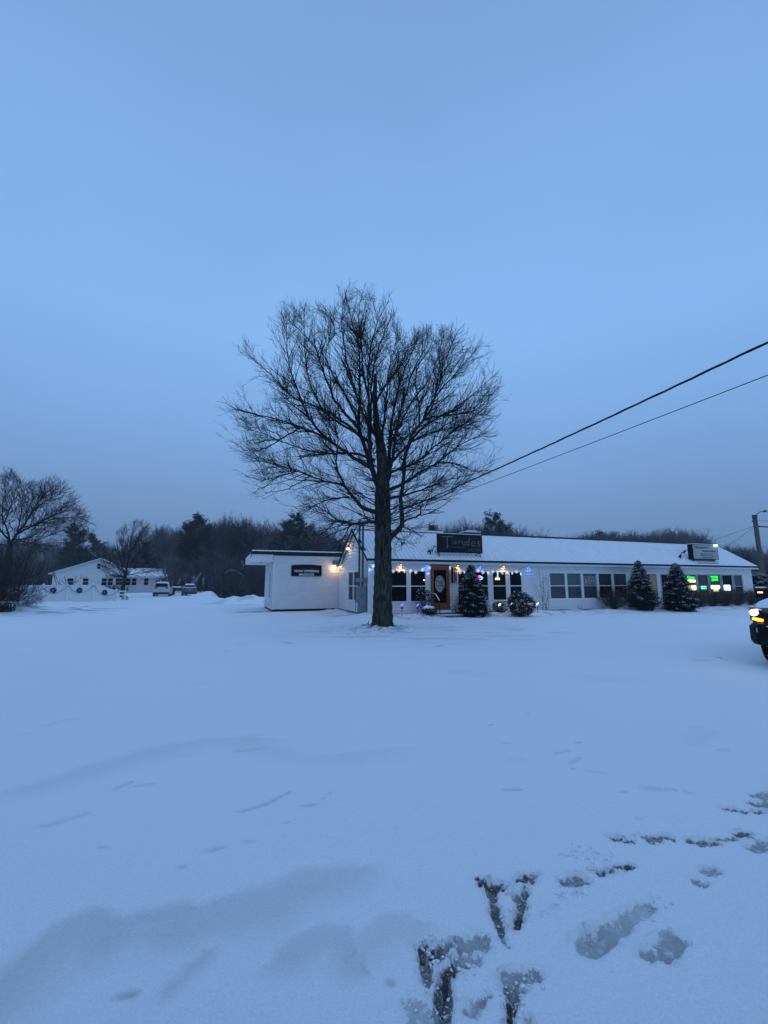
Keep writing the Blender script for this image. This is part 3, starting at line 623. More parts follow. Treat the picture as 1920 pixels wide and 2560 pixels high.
mb = MB(); mb.add([(x, s, z) for (x, s, z) in ((-5.03, AS - .13, 3.318), (.4, AS - .13, 3.318), (.4, AS + 4.8, 3.03), (-5.03, AS + 4.8, 3.03), (-5.0, AS - .10, 3.385), (.37, AS - .10, 3.385), (.37, AS + 4.7, 3.10), (-5.0, AS + 4.7, 3.10))], [(0, 1, 5, 4), (1, 2, 6, 5), (2, 3, 7, 6), (3, 0, 4, 7), (4, 5, 6, 7)]); mb.build('roof_snow', SNOW, ar)
mb = MB(); mb.prism([(-5.1, 2.73), (AL - .04, 2.73), (AL - .04, 3.155), (-5.0, 3.155)], AS - .09, AS - .05); mb.box(-5.09, AL - .03, AS - .045, AS + 4.6, 2.73, 2.76); mb.box(-5.1, -5.06, AS - .045, AS + 4.6, 2.765, 3.15); mb.build('overhang_soffit', TRIM, ar)
mb = MB(); mb.box(-4.55, -4.4, AS + .1, AS + .25, 2.705, 2.728); mb.build('soffit_lamp', BLACK, ar)
window(ax, AS + .9, AS + 1.5, .75, 2.1, lambda a, o, z: (AL - o, a, z), GLASS)
mb = MB(); mb.box(-.42, .02, AS - .30, AS - .04, 2.62, 2.86); mb.build('wall_box', GALV, ax)
# massage sign on the annex
SB_ = mat('sign_black', (.007, .007, .010), .5, spec=.12); SW = mat('sign_white_letters', (.88, .90, .92), .6)
sg = thing('wall_sign', 'black arched NOW OFFERING MASSAGE sign on the annex wall', 'sign', F(-1.94, AS - .04, 2.27), PHI)
arc = [(-.87, -.31), (.87, -.31), (.87, .29)] + [(.87 - 1.74 * i / 12, .29 + .055 * math.sin(math.pi * i / 12)) for i in range(1, 12)] + [(-.87, .29)]
mb = MB(); mb.prism(arc, -.05, 0); mb.build('board', SB_, sg)
text('lettering', 'NOW OFFERING', SW, sg, (.0, -.055, -.03), .135, 1.40, thick=.015); text('lettering', 'MASSAGE', SW, sg, (.0, -.055, -.225), .13, .86, thick=.015)
mb = MB()
GREYI = mat('sign_faint_grey', (.10, .11, .13), .6)
stroke(mb, [(-.7, .27), (0, .315), (.7, .27)], .012, -.056); stroke(mb, [(-.5, .12), (-.3, .17), (-.1, .1), (.1, .18), (.35, .1), (.6, .16)], .012, -.056); mb.build('faint_line', GREYI, sg)

# roof signs
def frame_box(parent, w, h, d, m, name='cabinet', x0=0, z0=0):
    m_ = MB(); m_.box(x0 - w / 2, x0 + w / 2, 0, d, z0, z0 + h); return m_.build(name, m, parent)
ts = thing('roof_sign', 'dark glossy Tangles salon sign standing on legs on the snowy roof', 'sign', F(4.98, -.1, 3.10), PHI)
cab = frame_box(ts, 2.60, .95, .16, mat('tangles_cabinet', (.007, .006, .008), .5, spec=.15))
mb = MB()
mb.box(-1.25, 1.25, -.006, -.001, .05, .90); mb.build('sign_face', mat('tangles_face', (.007, .009, .010), .4, var=.6, vscale=1.4, vcol=(.022, .028, .034), spec=.12), ts)
TL = mat('tangles_letters', (.09, .12, .13), .5); TG = mat('tangles_green', (.050, .115, .065), .5); TGOLD = mat('tangles_gold', (.16, .15, .08), .5)
text('lettering', 'ang', TL, ts, (.0, -.012, .48), .26, .98, thick=-.008, shear=.1)
text('lettering', 'les', TL, ts, (.82, -.012, .56), .44, .72, thick=-.008, shear=.05)
mb = MB(); stroke(mb, [(-1.10, .80), (-.45, .80)], .05, -.014); stroke(mb, [(-.76, .78), (-.80, .50), (-.78, .34)], .06, -.018); stroke(mb, [(-.76, .38), (-.79, .20)], .10, -.022); mb.build('letter_stroke', TL, ts)
mb = MB(); stroke(mb, [(-.62, .285), (.0, .275), (.25, .27)], .018, -.014); mb.build('underline', TGOLD, ts)
text('lettering', 'SALON', TG, ts, (.80, -.014, .155), .15, .72)
mb = MB()
for xx in (-1.22, 1.18):
    mb.tube([(xx, .05, 0), (xx, .05, -.30)], .022, 6); mb.tube([(xx, .1, -.02), (xx + (.0 if xx < 0 else -.0), .75, .12)], .02, 6); mb.tube([(xx - .02, .10, -.0), (xx - .32 if xx > 0 else xx + .0, .30, -.20)], .014, 6)
mb.tube([(-1.22, .05, -.27), (1.18, .05, -.27)], .02, 6); mb.build('support_leg', IRON, ts)
ms = thing('roof_sign', 'white MaryJane smoke lounge sign box standing near the roof end', 'sign', F(23.42, -.05, 3.10), PHI)
mb = MB(); mb.box(-1.20, 1.20, .02, .34, 0, .98); mb.box(-1.20, 1.20, -.0, .019, 0, .035); mb.box(-1.20, 1.20, -.0, .019, .945, .98); mb.box(1.165, 1.20, 0, .019, .035, .945); mb.box(-1.2, -1.165, 0, .019, .035, .945); mb.build('cabinet', BLACK, ms)
mb = MB(); mb.box(-1.165, 1.165, .002, .017, .035, .945); mb.build('sign_face', mat('mary_face', (.40, .43, .41), .5, var=.12, vscale=2), ms)
MI = mat('mary_ink', (.03, .06, .05), .6); MK = mat('mary_black', (.02, .02, .03), .6)
text('lettering', 'MaryJane\'s', MI, ms, (-.35, -.004, .77), .22, 1.35, shear=.25); text('lettering', 'SMOKE LOUNGE', MK, ms, (.32, -.004, .55), .095, 1.2, thick=.02)
for s_, z_, w_ in (('Glass Pipes - Incense', .36, 1.25), ('Water Pipes - E-Cigs', .24, 1.25), ('Tobacco Products', .115, .95)): text('lettering', s_, MK, ms, (.10, -.004, z_), .075, w_, thick=.01)
mb = MB()
for xx in (-1.0, .9): mb.tube([(xx, .15, 0), (xx, .15, -.28)], .03, 6)
mb.box(-1.05, .95, -.12, .3, -.262, -.235); mb.tube([(-1.2, .2, .72), (-1.75, .3, .42)], .022, 6); mb.build('support_leg', IRON, ms)
mb = MB(); mb.box(-1.20, 1.20, .0, .34, .983, 1.02); mb.build('snow_cap', SNOW, ms)
mb = MB(); mb.box(.86, 1.10, -.10, .02, .90, .98)
WARMW = mat('flood_white', (1, .95, .85), .5, emit=(1, .92, .78), estr=4.0)
mb.build('lit_flood_lamp', WARMW, ms)
mb = MB(); mb.box(-1.24, 1.24, .0, .20, .953, .985); mb.build('snow_cap', SNOW, ts)
def floods(label, t, s, zz):
    fl = thing('roof_floodlights', label, 'floodlight', F(t, s, rline(s) + .02), PHI)
    mb = MB(); mb.tube([(0, 0, -.02), (0, 0, .12)], .03, 8); mb.tube([(-.18, -.05, .10), (.12, 0, .16)], .022, 6); mb.tube([(.05, 0, .14), (.22, .0, .42)], .018, 6); mb.tube([(.22, 0, .42), (.42, 0, .30)], .018, 6); mb.tube([(.02, 0, .3), (.12, 0, .05)], .014, 6); mb.build('bracket', IRON, fl)
    for (x, y, z, an) in ((-.20, -.05, .09, 1.2), (.36, -.02, .36, .6)):
        mb = MB(); mb.lathe([(.03, 0), (.045, .05), (.08, .12), (.085, .15), (.07, .15)], 10, Matrix.Translation((x, y, z)) @ Matrix.Rotation(an, 4, 'Y')); mb.build('lamp_head', IRON, fl)
floods('unlit black floodlights on bracket left of the Tangles sign', 3.38, .15, 0)
floods('unlit black floodlights on bracket left of the smoke lounge sign', 21.55, .35, 0)

# soffit lamps (lit)
AMB = mat('amber_bulb', (1, .6, .2), .5, emit=(1.0, .50, .12), estr=3.0); BLU = mat('blue_bulb', (.1, .3, 1), .5, emit=(.06, .22, 1.0), estr=3.0)
def soffit(t, kind, label):
    o = thing('soffit_lamp', label, 'lamp', F(t, -.12, 2.495), PHI, 'coloured lamps under the salon eave')
    mb = MB(); mb.lathe([(.055, 0), (.06, -.02), (.075, -.035), (.07, -.04)], 14); mb.build('housing', BLACK, o)
    mb = MB(); mb.lathe([(.012, -.041), (.035, -.05), (.04, -.07), (.02, -.085)], 12); mb.build('bulb', AMB if kind == 'a' else BLU, o, True)
    ld = bpy.data.lights.new('lamp_light', 'SPOT'); ld.spot_size = R(165); ld.spot_blend = .9; ld.shadow_soft_size = .03
    ld.energy = 10 if kind == 'a' else 4.0; ld.color = (1.0, .42, .10) if kind == 'a' else (.05, .20, 1.0)
    lo = bpy.data.objects.new('lamp_light', ld); col.objects.link(lo); lo.parent = o; lo.location = (0, -.02, -.10)
soffit(1.64, 'a', 'amber lamp glowing under the eave right of the big tree trunk'); soffit(4.78, 'a', 'amber lamp glowing under the eave just right of the red door'); soffit(7.55, 'a', 'amber lamp glowing under the eave above the neon window')
soffit(3.02, 'b', 'blue lamp under the eave just left of the red door'); soffit(6.10, 'b', 'blue lamp under the eave above the tall conifer tip'); soffit(9.17, 'b', 'blue lamp under the eave right of the snowflake string'); soffit(.25, 'b', 'blue lamp under the eave at the building corner left of the trunk')
def flood(loc, rz, label, energy, dirx):
    o = thing('wall_floodlight', label, 'floodlight', loc, rz)
    mb = MB(); mb.lathe([(.06, 0), (.06, .03), (.03, .04)], 12, Matrix.Rotation(math.pi / 2, 4, 'X')); mb.build('mount', TRIM, o)
    for sx in (-1, 1):
        mb = MB(); mb.lathe([(.02, 0), (.035, .04), (.06, .12), (.062, .15)], 12, Matrix.Translation((sx * .03, -.05, -.01)) @ Matrix.Rotation(sx * .75, 4, 'Z') @ Matrix.Rotation(R(105), 4, 'X')); mb.build('lamp_head', TRIM, o)
        mb = MB(); mb.lathe([(.055, .151), (.05, .165), (.02, .175)], 12, Matrix.Translation((sx * .03, -.05, -.01)) @ Matrix.Rotation(sx * .75, 4, 'Z') @ Matrix.Rotation(R(105), 4, 'X')); mb.build('lit_lens', mat('warm_lens', (1, .8, .5), .4, emit=(1, .66, .28), estr=14), o)
    ld = bpy.data.lights.new('flood_light', 'POINT'); ld.energy = energy; ld.color = (1, .55, .22); ld.shadow_soft_size = .05
    lo = bpy.data.objects.new('flood_light', ld); col.objects.link(lo); lo.parent = o; lo.location = dirx
flood(F(-.02, 3.05, 3.44), PHI - math.pi / 2, 'twin warm floodlight high on the gable behind the branches', 5, (0, -.22, -.04))
flood(F(-.24, AS - .30, 2.53), PHI, 'twin warm floodlight in the corner between annex and gable', 6.5, (-.1, .06, -.10))

# snowflake string
def flake(P):
    m_ = MB()
    for k in range(6):
        a = k * math.pi / 3 + P; c, s_ = math.cos(a), math.sin(a)
        stroke(m_, [(c * .012, s_ * .012), (c * .080, s_ * .080)], .0085, -.005, .010)
        for q in (-1, 1):
            b2 = a + q * .9; stroke(m_, [(c * .05, s_ * .05), (c * .05 + math.cos(b2) * .03, s_ * .05 + math.sin(b2) * .03)], .006, -.005, .010)
    m_.lathe([(.010, -.006), (.010, .006)], 6, Matrix.Rotation(math.pi / 2, 4, 'X'))
    return m_
FLK = mat('lit_snowflake', (.9, .95, 1), .4, emit=(.68, .84, 1.0), estr=1.0)
fpx = [(983.5, 1429), (997.6, 1428.4), (1011, 1428.4), (1026.6, 1427.6), (1039.6, 1430.4), (1056.4, 1424.5), (1070.5, 1434), (1074, 1419.3), (1125.8, 1419.8), (1138.6, 1428.4), (1150, 1431.5), (1161.4, 1430.7), (1184, 1422), (1195, 1426.8), (1207.6, 1431), (1220.3, 1431.8), (1232.3, 1429.4), (1244, 1431), (1255.7, 1432.5), (1268.7, 1431.6), (1280.4, 1432.5), (1291.3, 1429.8), (1302, 1435)]
def FACE(u, v, s):
    d = ray(u, v); P0 = F(0, s); k = P0.dot(VX) / d.dot(VX); q = Vector((d.x, d.y, 0)) * k; return (q - Vector((X0, Y0, 0))).dot(UX), EYE + d.z * k
fl_pts = [(.12, 2.36, ), (.02, 2.14)] ; fl_pts = [FACE(933, 1414.5, -.10), FACE(925, 1424.6, -.10)] + [FACE(u, v, -.10) for u, v in fpx]
fl_pts.sort(key=lambda q: q[0])
order = ['first', 'second', 'third', 'fourth', 'fifth', 'sixth', 'seventh', 'eighth', 'ninth', 'tenth', 'eleventh', 'twelfth', 'thirteenth', 'fourteenth', 'fifteenth', 'sixteenth', 'seventeenth', 'eighteenth', 'nineteenth', 'twentieth', 'twenty-first', 'twenty-second', 'twenty-third', 'twenty-fourth', 'twenty-fifth']
f0 = flake(.5).build('snowflake_light', FLK)
for i, (t, z) in enumerate(fl_pts):
    o = f0 if i == 0 else f0.copy()
    if i: col.objects.link(o)
    o.location = F(t, -.10, z); o.rotation_euler = (0, random.uniform(-.5, .5), PHI + random.uniform(-.5, .5)); o.scale = [random.uniform(.9, 1.1)] * 3
    tag(o, order[i] + ' lit white snowflake from the left in the string along the salon eave', 'snowflake light', 'snowflake lights strung over the salon windows')
mb = MB(); cp = []
for (t, z), (t2, z2) in zip(fl_pts[:-1], fl_pts[1:]):
    cp += [F(t, -.085, z + .09), F((t + t2) / 2, -.085, (z + z2) / 2 + .07)]
mb.tube(cp, .006, 5); mb.tube([F(fl_pts[-1][0], -.085, 2.2), F(fl_pts[-1][0] + .06, -.085, 2.36), F(9.1, -.1, 2.47)], .008, 5)
tag(mb.build('light_cord', mat('white_cord', (.5, .5, .5), .6)), 'thin cord carrying the snowflake lights along the salon front', 'cord')

# neon signs in the windows
def glow(n, c, e): return mat(n, c, .4, emit=c, estr=e)
def neon(label, t, z, parts, s=-.035):
    o = thing('neon_sign', label, 'neon sign', F(t, s, z), PHI)
    for nm, pts, r, m in parts:
        mb = MB()
        for p_ in pts: mb.tube([(x, 0, zz) for x, zz in p_], r, 6)
        mb.build(nm, m, o)
    return o
PK = glow('neon_pink', (1, .12, .55), 2.2); CY = glow('neon_cyan', (.15, .8, .9), 2.0); OR = glow('neon_orange', (1, .42, .12), 3.0); VI = glow('neon_violet', (.4, .2, 1), 1.6); WH = glow('neon_white', (1, .85, 1), 2.5); BL2 = glow('neon_blue', (.15, .5, 1), 1.8)
circ = lambda cx, cz, r, a0=0, a1=360, n=14: [(cx + r * math.cos(R(a0 + (a1 - a0) * i / n)), cz + r * math.sin(R(a0 + (a1 - a0) * i / n))) for i in range(n + 1)]
tn, zn = FACE(1201, 1444, -.035)
neon('pink and turquoise neon shape in the window beside the tall conifer', tn, zn, [('pink_tube', [circ(-.06, .03, .07), circ(-.06, .03, .035), [(-.15, .08), (-.1, -.04)]], .014, PK), ('cyan_tube', [[(.02, .09), (.06, .02), (.10, .05)], circ(.09, -.02, .05, -90, 160), [(.08, -.07), (.15, .0)]], .014, CY), ('white_tube', [[(-.08, -.10), (-.02, -.12), (.06, -.07)]], .014, WH)])
tn, zn = FACE(1244, 1443, -.035)
neon('orange, violet and cyan neon figure in the middle salon window', tn, zn, [('cyan_tube', [[(.03, .16), (-.02, .12), (.0, .06), (-.04, .02), (-.03, -.02)], [(.03, .16), (.03, .10), (.02, .03), (.04, -.01)]], .013, CY), ('violet_tube', [[(-.1, -.03), (-.05, .0), (.08, .0), (.12, -.03)]], .012, VI), ('orange_tube', [[(-.15, -.06), (.13, -.06)], [(-.15, -.09), (.13, -.09)], [(-.15, -.12), (.13, -.12)]], .018, OR)])
tn, zn = FACE(1060, 1450, -.035)
o = thing('window_bulb', 'small warm glowing bulb in the window left of the red door', 'lamp', F(tn, -.03, zn), PHI); mb = MB(); mb.lathe([(.01, -.04), (.03, -.02), (.03, .01), (.01, .03)], 10); mb.build('bulb', glow('bulb_warm', (1, .6, .4), 3), o); mb = MB(); mb.tube([(0, 0, .03), (0, .0, .25)], .005, 5); mb.build('cord', BLACK, o)
NG = glow('neon_green', (.03, 1, .10), 1.5); CW = glow('neon_cream', (1, .82, .42), 2.4); MT = glow('neon_mint', (.25, 1, .72), 1.3); NM = glow('neon_magenta', (.8, .1, .85), 1.3)
def boxsign(label, u, v, w, h, face, txt=None, tm=None, round_=.04, txw=.8):
    t, z = FACE(u, v, -.035); o = thing('window_sign', label, 'lit sign', F(t, -.035, z), PHI, 'lit signs in the smoke lounge windows')
    mb = MB(); r = round_; poly = []
    for cx, cz, a0 in ((w / 2 - r, h / 2 - r, 0), (-w / 2 + r, h / 2 - r, 90), (-w / 2 + r, -h / 2 + r, 180), (w / 2 - r, -h / 2 + r, 270)):
        poly += [(cx + r * math.cos(R(a0 + q * 30)), cz + r * math.sin(R(a0 + q * 30))) for q in range(4)]
    mb.prism(poly[::-1], -.01, .01); mb.build('face', face, o)
    if txt: text('lettering', txt, tm, o, (0, -.013, 0), h * .55, w * txw, thick=.015)
    return o
def words(label, u, v, rows):
    t, z = FACE(u, v, -.035); o = thing('window_sign', label, 'lit sign', F(t, -.035, z), PHI, 'lit signs in the smoke lounge windows')
    for s_, dz, w_, h_ in rows: text('lettering', s_, NG, o, (0, 0, dz), h_, w_, ext=.008, thick=.02)
words('green neon script above a cream bar in the leftmost lit lounge window', 1727, 1444, [('Cigars', 0, .66, .22)])
boxsign('cream glowing bar under the green script in the lounge window', 1728.5, 1452.5, .72, .17, CW, round_=.05)
boxsign('large cream glowing sign low in the leftmost lit lounge window', 1730, 1469.5, .76, .32, CW, round_=.09)
boxsign('small mint green lit sign low in the second lounge window', 1759.5, 1469, .46, .21, MT, 'VAPE', mat('mint_ink', (.1, .4, .35), .5), round_=.03)
words('green two-line neon lettering in the third lit lounge window', 1786.5, 1446, [('WE ROLL', .10, .72, .12), ('JOINTS', -.11, .62, .19)])
boxsign('wide cream glowing sign low in the third lounge window', 1788.5, 1467.5, .84, .23, CW, round_=.06)
boxsign('small cream glowing sign hanging below the wide cream one', 1790, 1475.5, .50, .22, glow('neon_cream_dim', (1, .84, .5), 2.0), round_=.05)
boxsign('white lit sign with magenta letters in the fourth lounge window', 1818, 1469.5, .60, .38, glow('sign_white_lit', (.72, .95, 1), 1.9), 'E-CIG', NM, round_=.05, txw=.62)
# real estate style sign in the blinds window
t_, z_ = FACE(1474, 1452.5, -.02)
o = thing('window_poster', 'white framed poster with orange square leaning in the third blinds window', 'poster', F(t_, -.03, z_), PHI)
mb = MB(); mb.box(-.47, .47, -.008, .008, -.27, .27); mb.build('board', mat('poster_grey', (.22, .26, .28), .6), o)
mb = MB(); mb.box(-.42, -.14, -.014, -.0085, -.11, .21); mb.build('picture', mat('poster_orange', (.22, .075, .04), .6), o); mb = MB(); mb.prism([(-.34, -.09), (-.22, -.09), (-.26, .15), (-.31, .15)], -.019, -.0145); mb.build('figure', mat('poster_cream', (.5, .48, .44), .6), o)
for s_, zz, w_ in (('SPACE', .16, .36), ('FOR', .07, .22), ('LEASE', -.09, .4), ('BEHIND BUILDING', -.2, .7)): text('lettering', s_, MK, o, (.18 if zz > -.15 else 0, -.011, zz), .055, w_)

# hanging chime/flag beside the door
o = thing('wind_chime', 'dark hanging wind chime on the wall right of the red door', 'wind chime', F(4.62, -.14, 2.30), PHI)
mb = MB(); mb.lathe([(.02, .03), (.09, -.05), (.10, -.08), (.02, -.09)], 10); mb.build('cap', BLACK, o)
for i in range(5):
    a = i * 1.257; mb = MB(); mb.tube([(.07 * math.cos(a), .05 * math.sin(a), -.09), (.07 * math.cos(a), .05 * math.sin(a), -.62 - .05 * i)], .018, 6); mb.build('pipe', CONDUIT if i % 2 else BLACK, o)
mb = MB(); mb.box(-.24, -.14, -.02, .02, -.75, .05); mb.build('panel', BLACK, o)
# steps, rails
o = thing('front_steps', 'two concrete steps with snow before the red door', 'steps', F(3.9, 0), PHI)
mb = MB(); mb.box(-1.05, 1.35, -1.25, -.03, -.1, .20); mb.box(-.95, 1.45, -1.6, -1.253, -.1, .085); mb.build('step', CONC, o)
mb = MB(); mb.box(-1.03, 1.33, -1.22, -.06, .203, .235); mb.box(-.9, 1.4, -1.59, -1.26, .088, .115); mb.build('step_snow', SNOW, o)
mb = MB(); mb.box(-.6, .4, -.12, -.032, .24, .335); mb.build('threshold', CONC, o)
def rail(label, t):
    o = thing('stair_railing', label, 'railing', F(t, -.08, .2), PHI)
    mb = MB(); top = [(0, 0, .82), (0, -.75, .82), (0, -1.15, .52)]
    mb.tube(top, .018, 6); mb.tube([(0, 0, -.0), (0, 0, .82)], .018, 6); mb.tube([(0, -.75, 0), (0, -.75, .82)], .018, 6); mb.tube([(0, -1.15, -.15), (0, -1.15, .52)], .02, 6); mb.tube([(0, 0, .1), (0, -.75, .1), (0, -1.15, -.05)], .012, 6); mb.build('rail_frame', IRON, o)
    mb = MB()
    for k in range(10):
        y = -.09 - k * .11; zt = .82 if y > -.75 else .82 + (y + .75) * .75; mb.tube([(0, y, .1 if y > -.75 else -.0), (0, y, zt)], .008, 5)
    mb.build('baluster', IRON, o)
    mb = MB(); mb.box(-.018, .018, -.74, -.02, .838, .862); M = Matrix.Translation((0, -.75, .85)) @ Matrix.Rotation(R(36.9), 4, 'X'); mb.box(-.018, .018, -.49, -.0, -.012, .014, M); mb.build('rail_snow', SNOW, o)
rail('black iron stair railing with snow left of the steps', 3.12); rail('black iron stair railing half hidden by the tall conifer', 5.02)

# electric service on the gable corner
o = thing('electric_meter_cabinet', 'grey electric meter cabinets and conduits on the building corner', 'utility box', F(-.03, 0), PHI)
mb = MB(); mb.box(-.30, -.03, .10, .62, .18, 1.42); mb.build('cabinet', GALV, o)
mb = MB(); mb.box(-.26, -.03, .66, 1.18, .62, 1.40); mb.build('cabinet', GALV, o)
mb = MB(); mb.box(-.24, -.03, .08, 1.15, 1.60, 1.80); mb.build('wire_trough', GALV, o)
mb = MB(); mb.tube([(-.13, .92, 1.8), (-.13, .92, 4.55), ], .055, 10); mb.tube([(-.13, .35, 1.8), (-.13, .35, 4.35)], .055, 10); mb.tube([(-.13, .92, 1.4), (-.13, .92, 1.6)], .05, 8); mb.tube([(-.13, .42, 1.42), (-.13, .42, 1.6)], .05, 8); mb.tube([(-.32, .85, .15), (-.32, .85, 1.4)], .012, 6); mb.tube([(-.16, .5, .18), (-.16, .5, -.05)], .03, 6); mb.build('conduit', CONDUIT, o)
mb = MB()
for y, z in ((.92, 3.62), (.35, 3.22)): mb.lathe([(.06, .10), (.075, .02), (.15, -.03), (.15, -.05)], 12, Matrix.Translation((-.13, y, z)))
mb.build('roof_flashing', BLACK, o)
mb = MB()
for y, z in ((.92, 4.55), (.35, 4.35)): mb.lathe([(.06, 0), (.09, .03), (.09, .1), (.05, .17), (.01, .18)], 12, Matrix.Translation((-.13, y, z)))
mb.build('weatherhead', CONDUIT, o)

# overhead wires
def sagline(a, b, sag, n=40):
    return [a.lerp(b, i / n) + Vector((0, 0, -sag * 4 * (i / n) * (1 - i / n))) for i in range(n + 1)]
M1 = F(-.16, .92, 4.35); Q1 = AT(1920, 834, 6.0); E1 = M1 + (Q1 - M1) * 1.25
ln = sagline(M1, E1, .20, 160)
mb = MB()
for ph in range(3):
    pts = []
    for i, p_ in enumerate(ln):
        a = i * .55 + ph * 2.094; pts.append(p_ + Vector((math.cos(a) * .012, 0, math.sin(a) * .012)))
    mb.tube(pts, .0105 if ph else .008, 5)
tag(mb.build('service_cable', BLACK), 'thick twisted black power cable rising from the roof mast to upper right', 'cable')
M2 = F(-.10, .35, 4.20); Q2 = AT(1920, 931, 6.0); mb = MB(); mb.tube(sagline(M2, M2 + (Q2 - M2) * 1.25, .06, 60), .0075, 6)
tag(mb.build('telephone_wire', BLACK), 'thin straight black wire running below the twisted cable', 'cable')

# utility pole
pY = 36.0; top = AT(1886, 1288, pY)
o = thing('utility_pole', 'grey wooden utility pole with curved lamp arm at right edge', 'utility pole', (top.x, pY, 0))
mb = MB(); mb.tube([(0, 0, 0), (0, 0, top.z * .5), (0, 0, top.z)], [.20, .18, .155], 14); mb.build('pole', mat('pole_wood', (.14, .12, .11), .95, var=.4, vscale=3, stretch=(6, 6, .6), bump=.4), o)
mb = MB(); mb.lathe([(.175, -.28), (.185, -.25), (.185, .0), (.17, .02)], 14, Matrix.Translation((0, 0, top.z))); mb.build('pole_cap', mat('cap_dark', (.05, .05, .06), .7), o)
mb = MB(); mb.tube([(.14, 0, top.z - .15), (.2, -.05, top.z + .1), (.45, -.1, top.z + .28), (.72, -.15, top.z + .34)], .03, 8); mb.build('lamp_arm', CONDUIT, o)
mb = MB(); mb.lathe([(.03, .1), (.08, .06), (.13, -.02), (.17, -.10), (.10, -.11)], 12, Matrix.Translation((.80, -.15, top.z + .34))); mb.build('lamp_head', CONDUIT, o)
mb = MB(); mb.lathe([(.04, 0), (.06, .05), (.04, .1)], 8, Matrix.Translation((-.17, 0, top.z - .52)) @ Matrix.Rotation(-1.2, 4, 'Y')); mb.tube([(-.19, 0, top.z - .85), (.19, 0, top.z - .85)], .03, 6); mb.build('insulator', BLACK, o)
pz = top.z; P = Vector((top.x, pY, 0))
def wire(label, a, b, sag, r, name='overhead_wire', m=BLACK):
    mb = MB(); mb.tube(sagline(a, b, sag, 24), r, 5); tag(mb.build(name, m), label, 'cable')
wire('upper thin wire leaving the utility pole to the right', P + Vector((.2, 0, pz - .45)), P + Vector((16, -6, pz - 1.0)), .3, .014)
wire('thick black cable bundle leaving the utility pole to the right', P + Vector((.2, 0, pz - .95)), P + Vector((16, -6, pz - 1.6)), .3, .05)
wire('left wire dropping from the pole toward the roof end', P + Vector((-.15, 0, pz - .9)), F(27.2, 4.0, 3.2) + Vector((-3, 6, -.3)), .25, .010)
wire('right wire dropping from the pole toward the roof end', P + Vector((-.15, 0, pz - .95)), F(28.1, 3.2, 3.0) + Vector((0, 3, -.3)), .35, .010)
mb = MB(); c0 = P + Vector((1.5, -.3, pz - 1.1)); mb.tube([c0 + Vector((.35 * math.cos(a), 0, -.35 + .38 * math.sin(a))) for a in np.linspace(1.3, 5.6, 16)], .012, 5); tag(mb.build('cable_coil', BLACK), 'loop of spare cable hanging beside the utility pole', 'cable')

# ---------------------------------------------------------------- vectorised tree growing
UP = np.array([0, 0, 1.0])
def norm(a): return a / (np.linalg.norm(a, axis=-1, keepdims=True) + 1e-9)
def grow(P, D, Ln, r0, r1, n, trop, jit, inside=None, droop=0.0):
    m = len(P); pts = np.zeros((m, n + 1, 3)); pts[:, 0] = P; D = norm(D); alive = np.ones(m, bool)
    for i in range(n):
        D = norm(D + rng.normal(0, jit, (m, 3)) + UP * (trop * (i + 1) / n - droop * (1 - i / n)))
        q = pts[:, i] + D * (Ln[:, None] / n)
        if inside is not None: alive &= inside(q)
        pts[:, i + 1] = np.where(alive[:, None], q, pts[:, i] + D * 1e-3)
    k = np.linspace(0, 1, n + 1)[None]
    return pts, r0[:, None] * (1 - k) + r1[:, None] * k
def spawn(pts, rad, per, umin, amin, amax, upb=0.0, side_flat=None):
    m, n1, _ = pts.shape; n = n1 - 1
    cnt = np.maximum(0, rng.poisson(per, m) if np.ndim(per) else rng.poisson(per, m))
    idx = np.repeat(np.arange(m), cnt); u = umin + (1 - umin) * rng.random(len(idx)) ** .9
    k = np.minimum((u * n).astype(int), n - 1); f = (u * n - k)[:, None]
    a, b = pts[idx, k], pts[idx, k + 1]; seg = np.linalg.norm(b - a, axis=1)
    t = norm(b - a); w = norm(np.cross(t, rng.normal(0, 1, t.shape)))
    an = rng.uniform(amin, amax, len(idx))[:, None]
    D = t * np.cos(an) + w * np.sin(an) + UP * upb
    pr = (rad[idx, k] * (1 - f[:, 0]) + rad[idx, k + 1] * f[:, 0])
    ok = seg > .01
    return (a + (b - a) * f)[ok], D[ok], pr[ok], u[ok], idx[ok]
def tubes(batches, sides):
    V = []; Q = []; off = 0
    for (pts, rad), k in zip(batches, sides):
        m, n, _ = pts.shape
        if m == 0: continue
        tg = norm(np.gradient(pts, axis=1) + 1e-6)
        ref = np.where(np.abs(tg[:, :1, 2:3]) > .8, np.array([[[1., 0, 0]]]), np.array([[[0, 0, 1.]]]))
        A = norm(ref - tg * np.sum(tg * ref, -1, keepdims=True)); B = np.cross(tg, A)
        an = np.arange(k) * 2 * math.pi / k
        v = pts[:, :, None] + (A[:, :, None] * np.cos(an)[None, None, :, None] + B[:, :, None] * np.sin(an)[None, None, :, None]) * rad[:, :, None, None]
        ids = off + np.arange(m * n * k).reshape(m, n, k); r_ = np.roll(ids, -1, 2)
        Q.append(np.stack([ids[:, :-1], r_[:, :-1], r_[:, 1:], ids[:, 1:]], -1).reshape(-1, 4)); V.append(v.reshape(-1, 3)); off += m * n * k
    return np.concatenate(V), np.concatenate(Q)
def resample(P, n):
    P = np.array([list(p) for p in P]); 
    for _ in range(2):   # corner cutting
        Q = [P[0]]
        for a, b in zip(P[:-1], P[1:]): Q += [a * .75 + b * .25, a * .25 + b * .75]
        P = np.array(Q + [P[-1]])
    d = np.r_[0, np.cumsum(np.linalg.norm(np.diff(P, axis=0), axis=1))]; t = np.linspace(0, d[-1], n)
    return np.stack([np.interp(t, d, P[:, i]) for i in range(3)], 1), d[-1]
